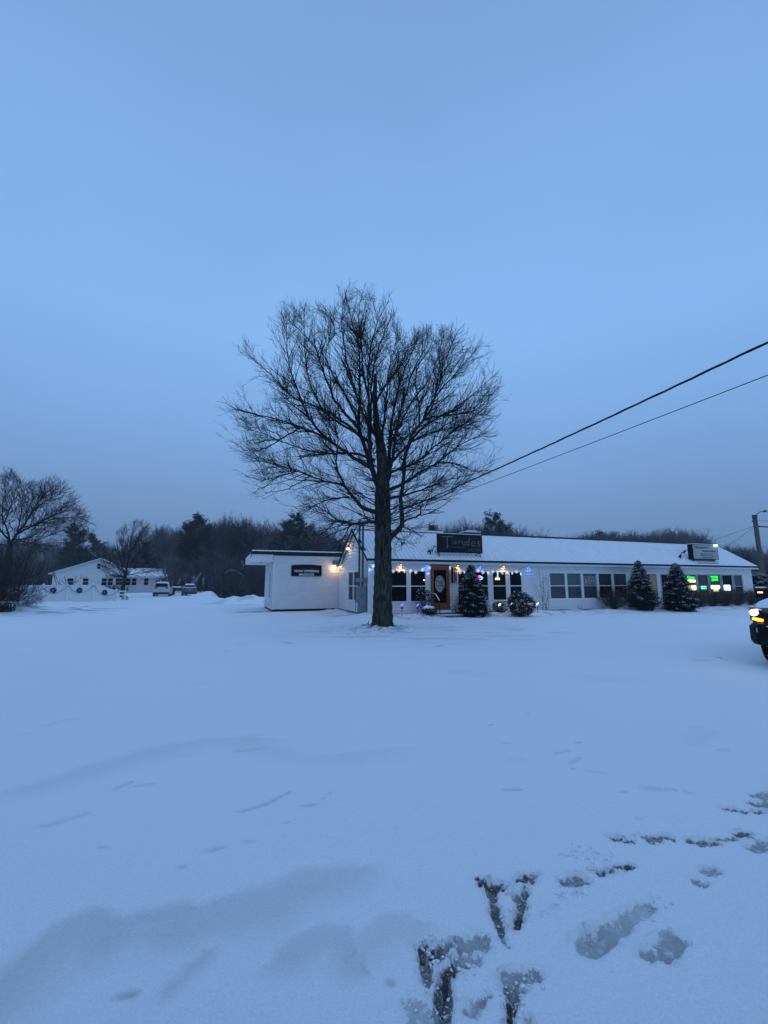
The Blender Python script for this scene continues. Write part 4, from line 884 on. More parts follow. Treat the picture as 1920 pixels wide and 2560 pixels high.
def leaves(P, N, size, asp=.5, fold=False):
    """small quads at P lying across normal N"""
    N = norm(N); A = norm(np.cross(N, rng.normal(0, 1, N.shape))); B = np.cross(N, A)
    s_ = size if np.ndim(size) else np.full(len(P), size); s_ = s_[:, None]
    v = np.stack([P - A * s_, P + B * s_ * asp, P + A * s_, P - B * s_ * asp], 1).reshape(-1, 3)
    return v, np.arange(len(P) * 4).reshape(-1, 4)

# ---------------------------------------------------------------- the big bare tree
TY = 15.56; TB = Vector((-.085, TY, 0))
tree = thing('bare_tree', 'large bare spreading tree with thick dark trunk in front of the salon', 'tree', TB)
def loc(u, v, dy=0.0): return AT(u, v, TY + dy) - TB
tp = [(954, 1584, 76), (954, 1572, 62), (955, 1560, 54), (956.5, 1530, 48), (956.5, 1480, 45), (957.5, 1420, 43), (957.5, 1350, 42), (957, 1290, 41), (956, 1240, 38), (957, 1200, 35), (958, 1170, 31), (952, 1116, 25), (941, 1060, 17), (937, 1000, 13), (938, 955, 10), (939, 935, 6)]
K = 40; ctr = [loc(u, v) for u, v, w in tp]; rd = [w / 2 / FPX * TY for u, v, w in tp]
zc = np.linspace(ctr[0].z, ctr[-1].z, 230); cz = [c.z for c in ctr]
cx = np.interp(zc, cz, [c.x for c in ctr]); cr_ = np.interp(zc, cz, rd)
ang = np.arange(K) * 2 * math.pi / K
AA, ZC = np.meshgrid(ang, zc)
flare = 1 + .10 * np.exp(-(ZC / .35)) * np.cos(AA * 5 + 1) 
ridg = fbm(AA * 5.1 + .6 * np.sin(ZC * 2), ZC * 1.5, 301, 3) + .5 * fbm(AA * 12, ZC * 5, 305, 2)
rr_ = cr_[:, None] * flare * (1 + .20 * (ridg - .75) * sstep(0, .1, cr_)[:, None] ** .3)
# seamless wrap
wv = .5 - .5 * np.cos(AA); rr_ = rr_ * wv + cr_[:, None] * flare * (1 - wv) * (1 + .05 * np.sin(ZC * 19))
tv = np.stack([cx[:, None] + rr_ * np.cos(AA + 1.57), rr_ * np.sin(AA + 1.57), ZC], -1)
ids = np.arange(len(zc) * K).reshape(len(zc), K); rl = np.roll(ids, -1, 1)
obj('trunk', raw_mesh('trunk', tv.reshape(-1, 3), np.stack([ids[:-1], rl[:-1], rl[1:], ids[1:]], -1).reshape(-1, 4)), BARK, tree, True)
crown = [(556, 1000), (575, 940), (606, 850), (650, 812), (712, 752), (750, 750), (812, 762), (858, 716), (925, 722), (978, 742), (1000, 800), (1012, 835), (1060, 818), (1150, 818), (1212, 852), (1228, 910), (1252, 975), (1238, 1040), (1222, 1075), (1246, 1088), (1236, 1170), (1180, 1225), (1130, 1245), (1085, 1300), (1020, 1360), (985, 1390), (965, 1350), (900, 1400), (850, 1392), (800, 1345), (755, 1300), (690, 1245), (648, 1238), (612, 1195), (580, 1110)]
LIMBS = [  # pixel path, start radius px, end radius px, depth drift in metres
 ([(957, 1240), (936, 1193), (917, 1135), (905, 1096), (897, 1072), (899, 1013), (899, 941), (899, 869), (880, 808), (864, 732)], 10, 1.2, .5),
 ([(925, 1165), (897, 1154), (849, 1120), (813, 1094), (777, 1077), (741, 1065), (693, 1048), (632, 1034), (592, 1026), (562, 1005)], 7, 1, -.9),
 ([(830, 1106), (789, 1072), (768, 1036), (757, 1011), (740, 963), (726, 929), (718, 881), (716, 800)], 5, 1, -.4),
 ([(905, 1096), (865, 1057), (817, 1030), (781, 1011), (733, 997), (709, 972), (685, 941), (648, 912), (624, 890), (608, 860)], 5.5, 1, 1.4),
 ([(900, 1075), (870, 1040), (841, 1011), (817, 956), (803, 917), (796, 888), (781, 854), (747, 828), (714, 775)], 6, 1, -1.5),
 ([(899, 1060), (865, 989), (829, 934), (812, 893), (818, 860), (841, 833), (829, 796), (808, 770)], 5, 1, .9),
 ([(940, 1280), (910, 1272), (885, 1246), (857, 1210), (840, 1164), (842, 1135), (849, 1108), (835, 1060), (800, 1030)], 7.5, 1, -1.4),
 ([(854, 1210), (813, 1205), (777, 1190), (741, 1178), (693, 1161), (656, 1145), (610, 1135)], 3.5, .8, -2.0),
 ([(777, 1190), (741, 1212), (702, 1229), (660, 1230)], 2.4, .8, -1.6),
 ([(741, 1178), (700, 1190), (656, 1202), (618, 1193)], 2.4, .8, -2.4),
 ([(748, 1070), (705, 1096), (664, 1123), (620, 1130), (587, 1108)], 3.2, .8, -1.8),
 ([(940, 1304), (910, 1306), (873, 1313), (837, 1297), (813, 1277), (782, 1258), (770, 1250)], 5.0, 1.4, -1.2),
 ([(873, 1243), (837, 1246), (801, 1256), (779, 1268), (763, 1281)], 3, 1, -.2),
 ([(875, 1313), (864, 1337), (852, 1356), (848, 1385)], 2.2, .8, -1.6),
 ([(840, 1296), (825, 1320), (800, 1338)], 2, .8, -1.4),
 ([(974, 1345), (992, 1330), (1004, 1318), (1006, 1300), (1003, 1272), (1001, 1242), (1007, 1211), (1011, 1180), (1013, 1140), (1024, 1094), (1049, 1059), (1079, 1025), (1095, 974), (1106, 922), (1120, 883), (1148, 822)], 9, 1.1, -1.0),
 ([(962, 1227), (985, 1222), (1023, 1199), (1060, 1174), (1095, 1158), (1129, 1128), (1163, 1103), (1209, 1089), (1242, 1092)], 6.5, 1, .6),
 ([(1095, 1158), (1118, 1155), (1152, 1162), (1182, 1180), (1205, 1176), (1232, 1160)], 3, .8, .2),
 ([(966, 1200), (973, 1139), (976, 1071), (982, 1036), (992, 990), (1003, 945), (1022, 900), (1037, 864), (1047, 826)], 8, 1, 1.6),
 ([(970, 1200), (985, 1128), (992, 1059), (1014, 990), (1028, 933), (1060, 878), (1071, 822)], 7, 1, -1.8),
 ([(1011, 1140), (1037, 1082), (1095, 1043), (1140, 1020), (1175, 993), (1209, 961), (1246, 930)], 5, .9, -.6),
 ([(1060, 1050), (1100, 1038), (1152, 1036), (1200, 1022), (1248, 985)], 4, .9, -2),
 ([(1060, 1045), (1083, 997), (1129, 945), (1163, 908), (1207, 856)], 4.5, .9, 1.2),
 ([(1049, 1059), (1046, 997), (1035, 949), (1050, 900), (1100, 850)], 3.5, .9, 1.8),
 ([(1004, 1305), (1025, 1296), (1049, 1290), (1053, 1272), (1048, 1262)], 3.5, 2, -1.6),
 ([(1003, 1275), (1033, 1262), (1074, 1248), (1110, 1240), (1165, 1212)], 3.2, .8, -.2),
 ([(962, 1250), (1000, 1240), (1050, 1228), (1110, 1200), (1170, 1190), (1225, 1172)], 5, .8, 2.2),
 ([(1040, 1290), (1070, 1285), (1100, 1270), (1118, 1255)], 2.4, .8, -1),
 ([(985, 1338), (1000, 1350), (1010, 1365)], 2, .8, -1.4), ([(1010, 1318), (1035, 1325), (1055, 1345)], 2, .8, -1.2),
 ([(936, 1200), (923, 1139), (923, 1070), (921, 990), (921, 910), (930, 842), (950, 790), (972, 750)], 8, 1, -1.2),
 ([(925, 1060), (932, 910), (945, 870), (957, 842), (975, 800), (992, 770)], 5, .9, 1.2),
 ([(921, 990), (905, 920), (903, 850), (895, 790), (905, 730)], 4.5, .9, 1.6),
 ([(938, 1010), (960, 965), (992, 933), (1010, 890), (1005, 850)], 4, .8, -1.0),
 ([(940, 1090), (905, 1030), (880, 960), (862, 880), (850, 800), (866, 725)], 5.5, .9, -2.4),
 ([(930, 1110), (880, 1075), (830, 1050), (790, 1000), (765, 930), (760, 850), (762, 760)], 5.5, .9, 2.4),
 ([(935, 1150), (880, 1130), (820, 1135), (760, 1125), (690, 1100), (640, 1075), (590, 1065)], 5, .9, 2.6),
 ([(975, 1160), (1020, 1110), (1060, 1085), (1110, 1075), (1170, 1060), (1230, 1045)], 5, .9, 2.4),
 ([(972, 1120), (1005, 1050), (1030, 1000), (1075, 950), (1100, 880), (1112, 830)], 5, .9, 2.8),
 ([(955, 1100), (965, 1020), (968, 940), (985, 870), (1000, 830)], 4.5, .9, -2.6),
 ([(960, 1185), (1030, 1165), (1075, 1130), (1120, 1085), (1180, 1045), (1220, 1010)], 5, .9, -2.8),
]
def fan_tree(parent, base, Yd, limbs, poly, thin=1.0, dens=1.0, sc=1.0, NL=26, deep=3.4, mt=LIMB, mtw=TWIG, extra=None):
    """limbs follow measured paths; boughs, twigs and spray are grown on them inside a ragged crown outline"""
    lc = lambda u, v, dy=0.0: AT(u, v, Yd + dy) - base
    cp = np.array([(lc(u, v).x, lc(u, v).z) for u, v in poly]); cc = cp.mean(0)
    shr = [None]
    def inside(q):
        k = Yd / (Yd + q[:, 1]); f = shr[0]
        x = (q[:, 0] * k + base.x * (k - 1)); z = (q[:, 2] + base.z - EYE) * k + EYE - base.z
        x = cc[0] + (x - cc[0]) / f; z = cc[1] + (z - cc[1]) / f
        r = np.zeros(len(q), bool); n = len(cp); j = n - 1
        for i in range(n):
            xi, zi = cp[i]; xj, zj = cp[j]
            r ^= ((zi > z) != (zj > z)) & (x < (xj - xi) * (z - zi) / (zj - zi + 1e-12) + xi); j = i
        return r & (np.abs(q[:, 1]) < deep * f)
    LP = []; LR = []; LL = []
    for px_, r0_, r1_, drift in limbs:
        n = len(px_); pth = [lc(u, v, drift * 1.1 * sc * (i / (n - 1)) ** .8) for i, (u, v) in enumerate(px_)]
        q, ln_ = resample(pth, NL); q[1:-1] += rng.normal(0, .012 * sc, (NL - 2, 3)); LP.append(q); LL.append(ln_)
        k = np.linspace(0, 1, NL) ** .8; LR.append((r0_ * .82 * (1 - k) ** 1.25 + r1_ * .6 * (1 - (1 - k) ** 1.25)) / FPX * Yd)
    LP = np.array(LP); LR = np.array(LR); LL = np.array(LL)
    v_, q_ = tubes([(LP, LR)], [9]); obj('limbs', raw_mesh('limbs', v_, q_), mt, parent, True)
    def outw(P): d = P - np.array([0, 0, cp[:, 1].min() * .6 + cc[1] * .4]); return norm(d)
    p1, d1, pr1, u1, i1 = spawn(LP, LR, LL / sc * 5.9 * dens, .10, .38, 1.0, .0)
    d1 = norm(d1) + outw(p1) * .35
    if extra: 
        zz = rng.uniform(*extra[:2], extra[2]); aa = rng.uniform(0, 6.283, extra[2]); pe = np.stack([.25 * np.cos(aa), .25 * np.sin(aa), zz], 1); p1 = np.concatenate([p1, pe]); d1 = np.concatenate([d1, np.stack([np.cos(aa), np.sin(aa) * .8, rng.uniform(.0, .7, extra[2])], 1)]); pr1 = np.concatenate([pr1, np.full(extra[2], .03)]); u1 = np.concatenate([u1, np.zeros(extra[2])])
    shr[0] = rng.uniform(.86, 1.07, len(p1))
    B1 = grow(p1, d1, rng.uniform(.6, 2.0, len(p1)) * sc * (1.1 - .55 * u1), np.minimum(pr1 * .55, .017 * sc) + .0015, np.full(len(p1), .0042 * thin), 8, .05, .085, inside)
    p2, d2, pr2, u2, i2 = spawn(B1[0], B1[1], 7.2, .08, .38, .95, .0); d2 = norm(d2) + outw(p2) * .15
    shr[0] = rng.uniform(.90, 1.08, len(p2))
    B2 = grow(p2, d2, rng.uniform(.25, .85, len(p2)) * sc, np.minimum(pr2 * .75, .0085 * thin), np.full(len(p2), .0034 * thin), 6, .17, .09, inside, .06)
    p3, d3, pr3, u3, i3 = spawn(B2[0], B2[1], 2.2, .15, .35, .8, .08)
    B3 = grow(p3, d3, rng.uniform(.12, .38, len(p3)) * sc, np.full(len(p3), .0040 * thin), np.full(len(p3), .0026 * thin), 3, .20, .08, None)
    v_, q_ = tubes([B1, B2, B3], [4, 3, 3]); obj('twigs', raw_mesh('twigs', v_, q_), mtw, parent)
    print('twigs', len(p1), len(p2), len(p3)); return LP, LR
NL = 26
LP, LR = fan_tree(tree, TB, TY, LIMBS, crown, extra=(3.4, 7.5, 90))
# snow lying along the low boughs
for li in (1, 6, 7, 10, 11, 12, 24, 25, 15):
    q = LP[li]; r = LR[li]; i = 4
    while i < NL - 6:
        n = random.randint(2, 5)
        if max(abs((q[k + 1] - q[k])[2]) / (np.linalg.norm(q[k + 1] - q[k]) + 1e-9) for k in range(i, i + n)) < .6:
            mb = MB(); mb.tube([Vector(q[k]) + Vector((0, 0, r[k] * .8)) for k in range(i, i + n + 1)], [max(.006, r[k] * .45) * (.3 if k in (i, i + n) else 1) for k in range(i, i + n + 1)], 6); mb.build('branch_snow', SNOW, tree, True)
        i += n + random.randint(1, 4)
mb = MB(); mb.tube([(-.47, -.05, -.02), (-.45, -.05, .20), (-.44, -.04, .26)], .012, 6); mb.tube([(-.45, -.05, .12), (-.49, -.06, .2)], .008, 5)
o = mb.build('stump_sprout', TWIG); o.location = TB; tag(o, 'short dark sprout standing in snow left of the trunk foot', 'sprout')

# ---------------------------------------------------------------- background trees
def bare_variant(seed, spread=.9, trunk=.25, dense=1.0, twr=1.0, up=.25):
    global rng
    keep = rng; rng = np.random.default_rng(seed)
    tr = np.array([[0, 0, -.02], [0, 0, trunk * .5], [rng.normal(0, .01), rng.normal(0, .01), trunk], [rng.normal(0, .03), rng.normal(0, .03), .55], [rng.normal(0, .05), rng.normal(0, .05), .9]])
    q, _ = resample([tuple(x) for x in tr], 12); TR = (q[None], np.linspace(.017, .003, 12)[None])
    p0, d0, r0, u0, _ = spawn(TR[0], TR[1], np.array([17.]), trunk * .9, .4, 1.05, .1)
    L0 = grow(p0, d0, rng.uniform(.30, .58, len(p0)) * spread * (1.15 - u0 * .72), np.minimum(r0 * .7, .009), np.full(len(p0), .0022), 8, up, .10)
    p1, d1, r1, u1, _ = spawn(L0[0], L0[1], 14 * dense, .15, .35, .95, .05)
    L1 = grow(p1, d1, rng.uniform(.07, .2, len(p1)), np.full(len(p1), .0020 * twr), np.full(len(p1), .0011 * twr), 4, .2, .13)
    p2, d2, r2, u2, _ = spawn(L1[0], L1[1], 6.5 * dense, .15, .4, .9, .1)
    L2 = grow(p2, d2, rng.uniform(.025, .075, len(p2)), np.full(len(p2), .0012 * twr), np.full(len(p2), .0007 * twr), 2, .3, .15)
    zmax = max(L1[0][..., 2].max(), L2[0][..., 2].max()); s_ = 1 / zmax
    tv_, tq_ = tubes([TR, L0], [6, 4]); cv_, cq_ = tubes([L1, L2], [3, 3])
    rng = keep
    return raw_mesh('trunk', tv_ * s_, tq_), raw_mesh('crown', cv_ * s_, cq_)
def pine_variant(seed, wide=.26):
    global rng
    keep = rng; rng = np.random.default_rng(seed)
    q, _ = resample([(0, 0, -.02), (.005, 0, .3), (-.008, 0, .7), (0, 0, .98)], 12); TR = (q[None], np.linspace(.018, .002, 12)[None])
    n = 85; z = np.sort(rng.uniform(.22, .96, n)); a = rng.uniform(0, 6.28, n); ln = wide * (1.05 - z) ** .55 * rng.uniform(.45, 1.1, n) * np.minimum(1, (z - .12) * 4)
    D = np.stack([np.cos(a), np.sin(a), np.full(n, .12)], 1); P_ = np.stack([np.zeros(n), np.zeros(n), z], 1)
    L0 = grow(P_, D, ln, np.full(n, .004), np.full(n, .0015), 5, .28, .06)
    p1, d1, r1, u1, _ = spawn(L0[0], L0[1], 11, .25, .5, 1.2, .05)
    L1 = grow(p1, d1, rng.uniform(.02, .07, len(p1)), np.full(len(p1), .0016), np.full(len(p1), .001), 2, .3, .1)
    ends = np.concatenate([L1[0][:, -1], L1[0][:, 1]]); k = 13
    c = np.repeat(ends, k, 0) + rng.normal(0, .0085, (len(ends) * k, 3)) * np.array([1.2, 1.2, .6])
    lv, lf = leaves(c, rng.normal(0, 1, c.shape) + UP * .8, rng.uniform(.008, .014, len(c)), .22)
    tv_, tq_ = tubes([TR, L0, L1], [6, 4, 3]); rng = keep
    return raw_mesh('trunk', tv_, tq_), raw_mesh('crown', lv, lf)
BV = [bare_variant(100 + i, [.8, .95, 1.1, .85, 1.0][i], [.25, .3, .2, .35, .28][i], 1.0) for i in range(5)]
PV = [pine_variant(200 + i, [.24, .30, .20][i]) for i in range(3)]
protos = {}
def far_tree(kind, vi, X, Y, zb, h, label, group, name, wid=1.0):
    key = (kind, vi)
    tm_, cm_ = (BV if kind == 'b' else PV)[vi]
    if key not in protos:
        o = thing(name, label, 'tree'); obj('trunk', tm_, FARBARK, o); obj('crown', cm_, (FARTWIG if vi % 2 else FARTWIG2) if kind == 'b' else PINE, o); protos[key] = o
    else: o = copy_tree(protos[key])
    o.name = name; o.location = (X, Y, zb); o.rotation_euler = (0, 0, random.uniform(0, 6.28)); o.scale = (h * wid, h * wid, h)
    o['label'] = label; o['group'] = group
    return o
def at_px(u, vtop, Y, kind, vi, label, group, name, wid=1.0):
    p_ = AT(u, vtop, Y); zb = TZ(p_.x, Y) - .1
    return far_tree(kind, vi, p_.x, Y, zb, p_.z - zb, label, group, name, wid)
GP = 'dark pines rising in the wood'
for u, v, Y, vi, w, lb in [(193, 1306, 98, 0, 1.1, 'dark snow-flecked pine behind the left house, right of the big bare crown'), (239, 1336, 104, 1, .9, 'small dark pine top right of the taller pine at left'),
                           (486, 1288, 84, 1, .95, 'broad dark pine in the wood above the parked cars, left stem'), (509, 1292, 86, 0, .95, 'broad dark pine in the wood above the parked cars, right stem'),
                           (729, 1286, 80, 1, .95, 'dark round-topped pine above the annex roof'), (767, 1298, 84, 0, 1.0, 'darker pine just right of the round-topped one above the annex'),
                           (1236, 1283, 96, 1, .9, 'tall dark pine rising behind the roof ridge right of the chimney'), (1262, 1302, 98, 0, .9, 'lower dark pine beside the tall one behind the ridge'),
                           (1515, 1327, 112, 0, 1.5, 'dark evergreen in the tree line over the middle roof'), (330, 1372, 100, 2, 1.2, 'low dark pine behind the left house wing'), (1070, 1316, 92, 1, .9, 'dark pine half hidden behind the Tangles sign')]:
    at_px(u, v, Y, 'p', vi, lb, GP, 'pine_tree', w)
random.seed(5)
GB = 'bare trees of the wood behind'
ZONE = [(25, 'behind the purple bush'), (75, 'behind the sweeping bare tree'), (133, 'above the fence left of the house'), (175, 'above the low roof slope of the house'), (215, 'beside the left pine above the house'), (255, 'above the gable peak of the house'), (300, 'right of the gable peak'), (350, 'above the house wing'), (395, 'above the right end of the house wing'), (435, 'above the white SUV'), (475, 'above the grey sedan'), (515, 'around the broad dark pine'), (550, 'just right of the broad dark pine'), (590, 'above the snow mound'), (630, 'left of the annex overhang'), (670, 'above the annex overhang'), (710, 'above the annex sign left half'), (750, 'between the two pines over the annex'), (800, 'right of the pines over the annex'), (850, 'above the annex corner'), (905, 'behind the gable peak'), (960, 'behind the big trunk'), (1010, 'just right of the big trunk'), (1060, 'left of the Tangles sign'), (1110, 'above the Tangles sign left half'), (1160, 'above the Tangles sign right half'), (1215, 'over the chimney'), (1345, 'right of the pine beyond the ridge'), (1480, 'at the left end of the line over the long roof'), (1545, 'around the evergreen over the long roof'), (1610, 'in the middle of the line over the long roof'), (1670, 'right of the middle of the line over the long roof'), (1720, 'at the high point over the lounge roof'), (1765, 'above the lounge sign'), (1830, 'beyond the sloping roof end'), (1880, 'left of the utility pole'), (2200, 'right of the utility pole')]
def zone(u): return next(z for a, z in ZONE if u < a)
def row(us, vfn, Y0_, Y1_, label, step, wid=(0.9, 1.3), jitter=14):
    u = us[0]
    while u < us[1]:
        uu = u + random.uniform(-6, 6); at_px(uu, vfn(u) - 6 + abs(random.gauss(0, jitter)), random.uniform(Y0_, Y1_), 'b', random.randrange(5), label + ' ' + zone(uu), GB, 'bare_tree', random.uniform(*wid)); u += step * random.uniform(.7, 1.3)
ip = lambda xs, ys: (lambda u: float(np.interp(u, xs, ys)))
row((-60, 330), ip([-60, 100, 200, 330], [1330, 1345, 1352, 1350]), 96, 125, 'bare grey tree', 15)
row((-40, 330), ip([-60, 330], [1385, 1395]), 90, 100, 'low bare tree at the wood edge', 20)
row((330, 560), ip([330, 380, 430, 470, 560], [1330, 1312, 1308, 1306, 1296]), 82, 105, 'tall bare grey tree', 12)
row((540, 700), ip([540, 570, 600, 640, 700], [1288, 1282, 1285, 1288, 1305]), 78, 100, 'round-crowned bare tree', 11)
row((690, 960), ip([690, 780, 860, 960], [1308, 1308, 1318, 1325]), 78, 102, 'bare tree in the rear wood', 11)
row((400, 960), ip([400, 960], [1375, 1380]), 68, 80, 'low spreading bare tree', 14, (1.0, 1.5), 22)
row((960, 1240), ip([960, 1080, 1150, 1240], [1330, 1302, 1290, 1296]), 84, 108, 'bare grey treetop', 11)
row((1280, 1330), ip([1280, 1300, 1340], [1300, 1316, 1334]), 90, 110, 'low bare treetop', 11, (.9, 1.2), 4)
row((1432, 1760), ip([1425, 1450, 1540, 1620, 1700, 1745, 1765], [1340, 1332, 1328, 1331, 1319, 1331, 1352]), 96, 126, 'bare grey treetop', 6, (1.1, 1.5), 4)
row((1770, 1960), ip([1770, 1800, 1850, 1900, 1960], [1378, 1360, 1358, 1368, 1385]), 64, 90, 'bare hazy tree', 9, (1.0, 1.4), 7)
# dense undergrowth and saplings no one could count
N = 5200
ux = rng.uniform(-90, 1990, N); uy = rng.uniform(0, 1, N) ** .8 * 34
X_ = (ux - 960) / FPX; Yb = np.zeros(N)
for i in range(N):
    Y = 60.0
    for _ in range(4): Y = float(edge_y(np.array([X_[i] * Y]))[0]) + 5
    Yb[i] = Y + uy[i]
P_ = np.stack([X_ * Yb, Yb, terrain(X_ * Yb, Yb) - .1], 1)
U0 = grow(P_, rng.normal(0, .12, (N, 3)) + UP, rng.uniform(4.5, 9.5, N), rng.uniform(.035, .09, N), np.full(N, .02), 5, .05, .06)
p1, d1, r1, u1, _ = spawn(U0[0], U0[1], 7, .12, .5, 1.3, .0)
U1 = grow(p1, d1, rng.uniform(.8, 2.6, len(p1)), np.full(len(p1), .028), np.full(len(p1), .016), 3, .25, .15)
v_, q_ = tubes([U0, U1], [3, 3]); o = obj('undergrowth', raw_mesh('undergrowth', v_, q_), mat('wood_brush', (.062, .060, .066), .95, var=.5, vscale=.3))
tag(o, 'dark tangle of saplings and brush filling the wood', 'undergrowth', kind='stuff')
# pale fallen limbs in the wood
random.seed(9)
for i, (pp, lb) in enumerate([([(395, 1405), (440, 1412), (470, 1410)], 'pale'), ([(563, 1434), (570, 1426), (590, 1427), (610, 1440), (602, 1452), (598, 1460)], 'pale leaning dead limb in the wood left of the annex'), ([(603, 1402), (610, 1412), (606, 1422)], 'short pale broken limb high in the wood left of the annex'), ([(478, 1460), (495, 1445), (503, 1432)], 'pale fallen stem standing behind the grey sedan')]):
    if i == 0: continue
    mb = MB(); mb.tube([AT(u, v, 66 if i < 3 else 66) for u, v in pp], [.10 - .012 * k for k in range(len(pp))], 6); tag(mb.build('dead_limb', mat('pale_wood', (.26, .27, .28), .9)), lb, 'dead limb')

# named bare trees on the left
DGT = mat('dark_grey_twigs', (.036, .035, .038), .95, spec=.05)
yt_b = AT(303, 1488, 50.0); yt = thing('bare_tree', 'young bare tree with dark trunk before the left house', 'tree', yt_b)
v_, q_ = tubes([(np.array([resample([tuple(AT(u, v, 50.0) - yt_b) for u, v in ((302, 1492), (304, 1482), (311, 1455), (315, 1432), (316, 1422))], 14)[0]]), np.linspace(.24, .11, 14)[None])], [10]); obj('trunk', raw_mesh('trunk', v_, q_), LIMB, yt, True)
fan_tree(yt, yt_b, 50.0, [([(312, 1452), (305, 1441), (279, 1427), (257, 1412)], 1.6, .5, -1.2), ([(313, 1440), (308, 1431), (293, 1416), (277, 1403), (262, 1385)], 1.8, .5, .8), ([(314, 1436), (303, 1409), (297, 1385), (290, 1350)], 1.8, .5, -.4),
    ([(315, 1430), (324, 1380), (336, 1364), (348, 1344), (364, 1318)], 2.2, .5, .6), ([(322, 1390), (326, 1352), (336, 1315), (340, 1302)], 1.6, .5, -.8), ([(315, 1425), (308, 1390), (307, 1350), (312, 1318)], 1.8, .5, 1.0),
    ([(316, 1428), (329, 1420), (350, 1400), (380, 1385)], 1.6, .5, -1.0), ([(315, 1438), (336, 1436), (363, 1429), (396, 1426)], 1.5, .5, .6), ([(315, 1434), (335, 1420), (360, 1413), (390, 1404)], 1.5, .5, 1.2), ([(316, 1424), (335, 1395), (355, 1375), (378, 1350)], 1.6, .5, -1.5), ([(313, 1445), (295, 1436), (275, 1440), (262, 1442)], 1.2, .5, 1.2)],
    [(250, 1416), (258, 1375), (280, 1335), (308, 1310), (345, 1298), (374, 1312), (390, 1350), (400, 1400), (402, 1432), (340, 1450), (290, 1450), (258, 1446)], thin=2.0, dens=1.0, sc=1.3, NL=16, deep=4, mt=DGT, mtw=DGT)
bt_b = AT(14, 1502, 34.0); bt_b.z = -.1; bt = thing('bare_tree', 'large bare tree with sweeping limbs at the left edge', 'tree', bt_b)
v_, q_ = tubes([(np.array([resample([tuple(AT(u, v, 34.0) - bt_b) for u, v in ((12, 1512), (14, 1480), (19, 1420), (23, 1370), (26, 1350))], 14)[0]]), np.linspace(.34, .17, 14)[None])], [10]); obj('trunk', raw_mesh('trunk', v_, q_), LIMB, bt, True)
fan_tree(bt, bt_b, 34.0, [([(23, 1360), (39, 1339), (64, 1310), (83, 1275), (102, 1244), (123, 1227), (152, 1203)], 4.2, .8, -1), ([(45, 1332), (77, 1318), (116, 1298), (154, 1273), (174, 1258), (192, 1246)], 3, .7, 1.5), ([(42, 1336), (81, 1314), (125, 1300), (164, 1293), (200, 1292), (234, 1312)], 2.8, .7, -2.2),
    ([(60, 1364), (96, 1350), (135, 1335), (172, 1318), (205, 1322)], 2.2, .6, 2.2), ([(30, 1350), (75, 1345), (100, 1323), (140, 1312), (180, 1300)], 2.4, .6, 3), ([(24, 1358), (23, 1337), (12, 1310), (3, 1285), (8, 1245), (28, 1186)], 3.6, .7, .8), ([(40, 1338), (48, 1314), (54, 1275), (56, 1243), (66, 1212)], 2.6, .6, -2.5),
    ([(23, 1352), (5, 1330), (-25, 1290), (-55, 1245)], 3.4, .7, -1), ([(23, 1362), (-5, 1362), (-50, 1345), (-95, 1320)], 3, .7, 1), ([(64, 1310), (70, 1275), (82, 1240), (97, 1207)], 2.2, .6, 2.4), ([(83, 1275), (110, 1255), (140, 1240), (172, 1222)], 2, .6, -3), ([(60, 1318), (95, 1310), (140, 1285), (170, 1275), (205, 1270)], 2.2, .6, -.5), ([(10, 1310), (20, 1280), (35, 1245), (45, 1200)], 2.4, .6, -1.6), ([(30, 1356), (60, 1352), (95, 1365), (130, 1362)], 1.8, .6, -2)],
    [(-130, 1400), (-110, 1250), (-40, 1190), (0, 1182), (29, 1170), (62, 1206), (95, 1200), (125, 1186), (158, 1192), (192, 1238), (208, 1268), (240, 1312), (225, 1335), (175, 1360), (100, 1392), (40, 1402)], thin=1.5, dens=1.0, sc=1.45, NL=20, deep=5.5, mt=LIMB, mtw=DGT)
def F_H(u):
    x, _ = HP(u, 1487); q = HO + Vector((math.cos(HA), math.sin(HA), 0)) * x + Vector((math.sin(HA), -math.cos(HA), 0)) * 1.0; return q.x, q.y
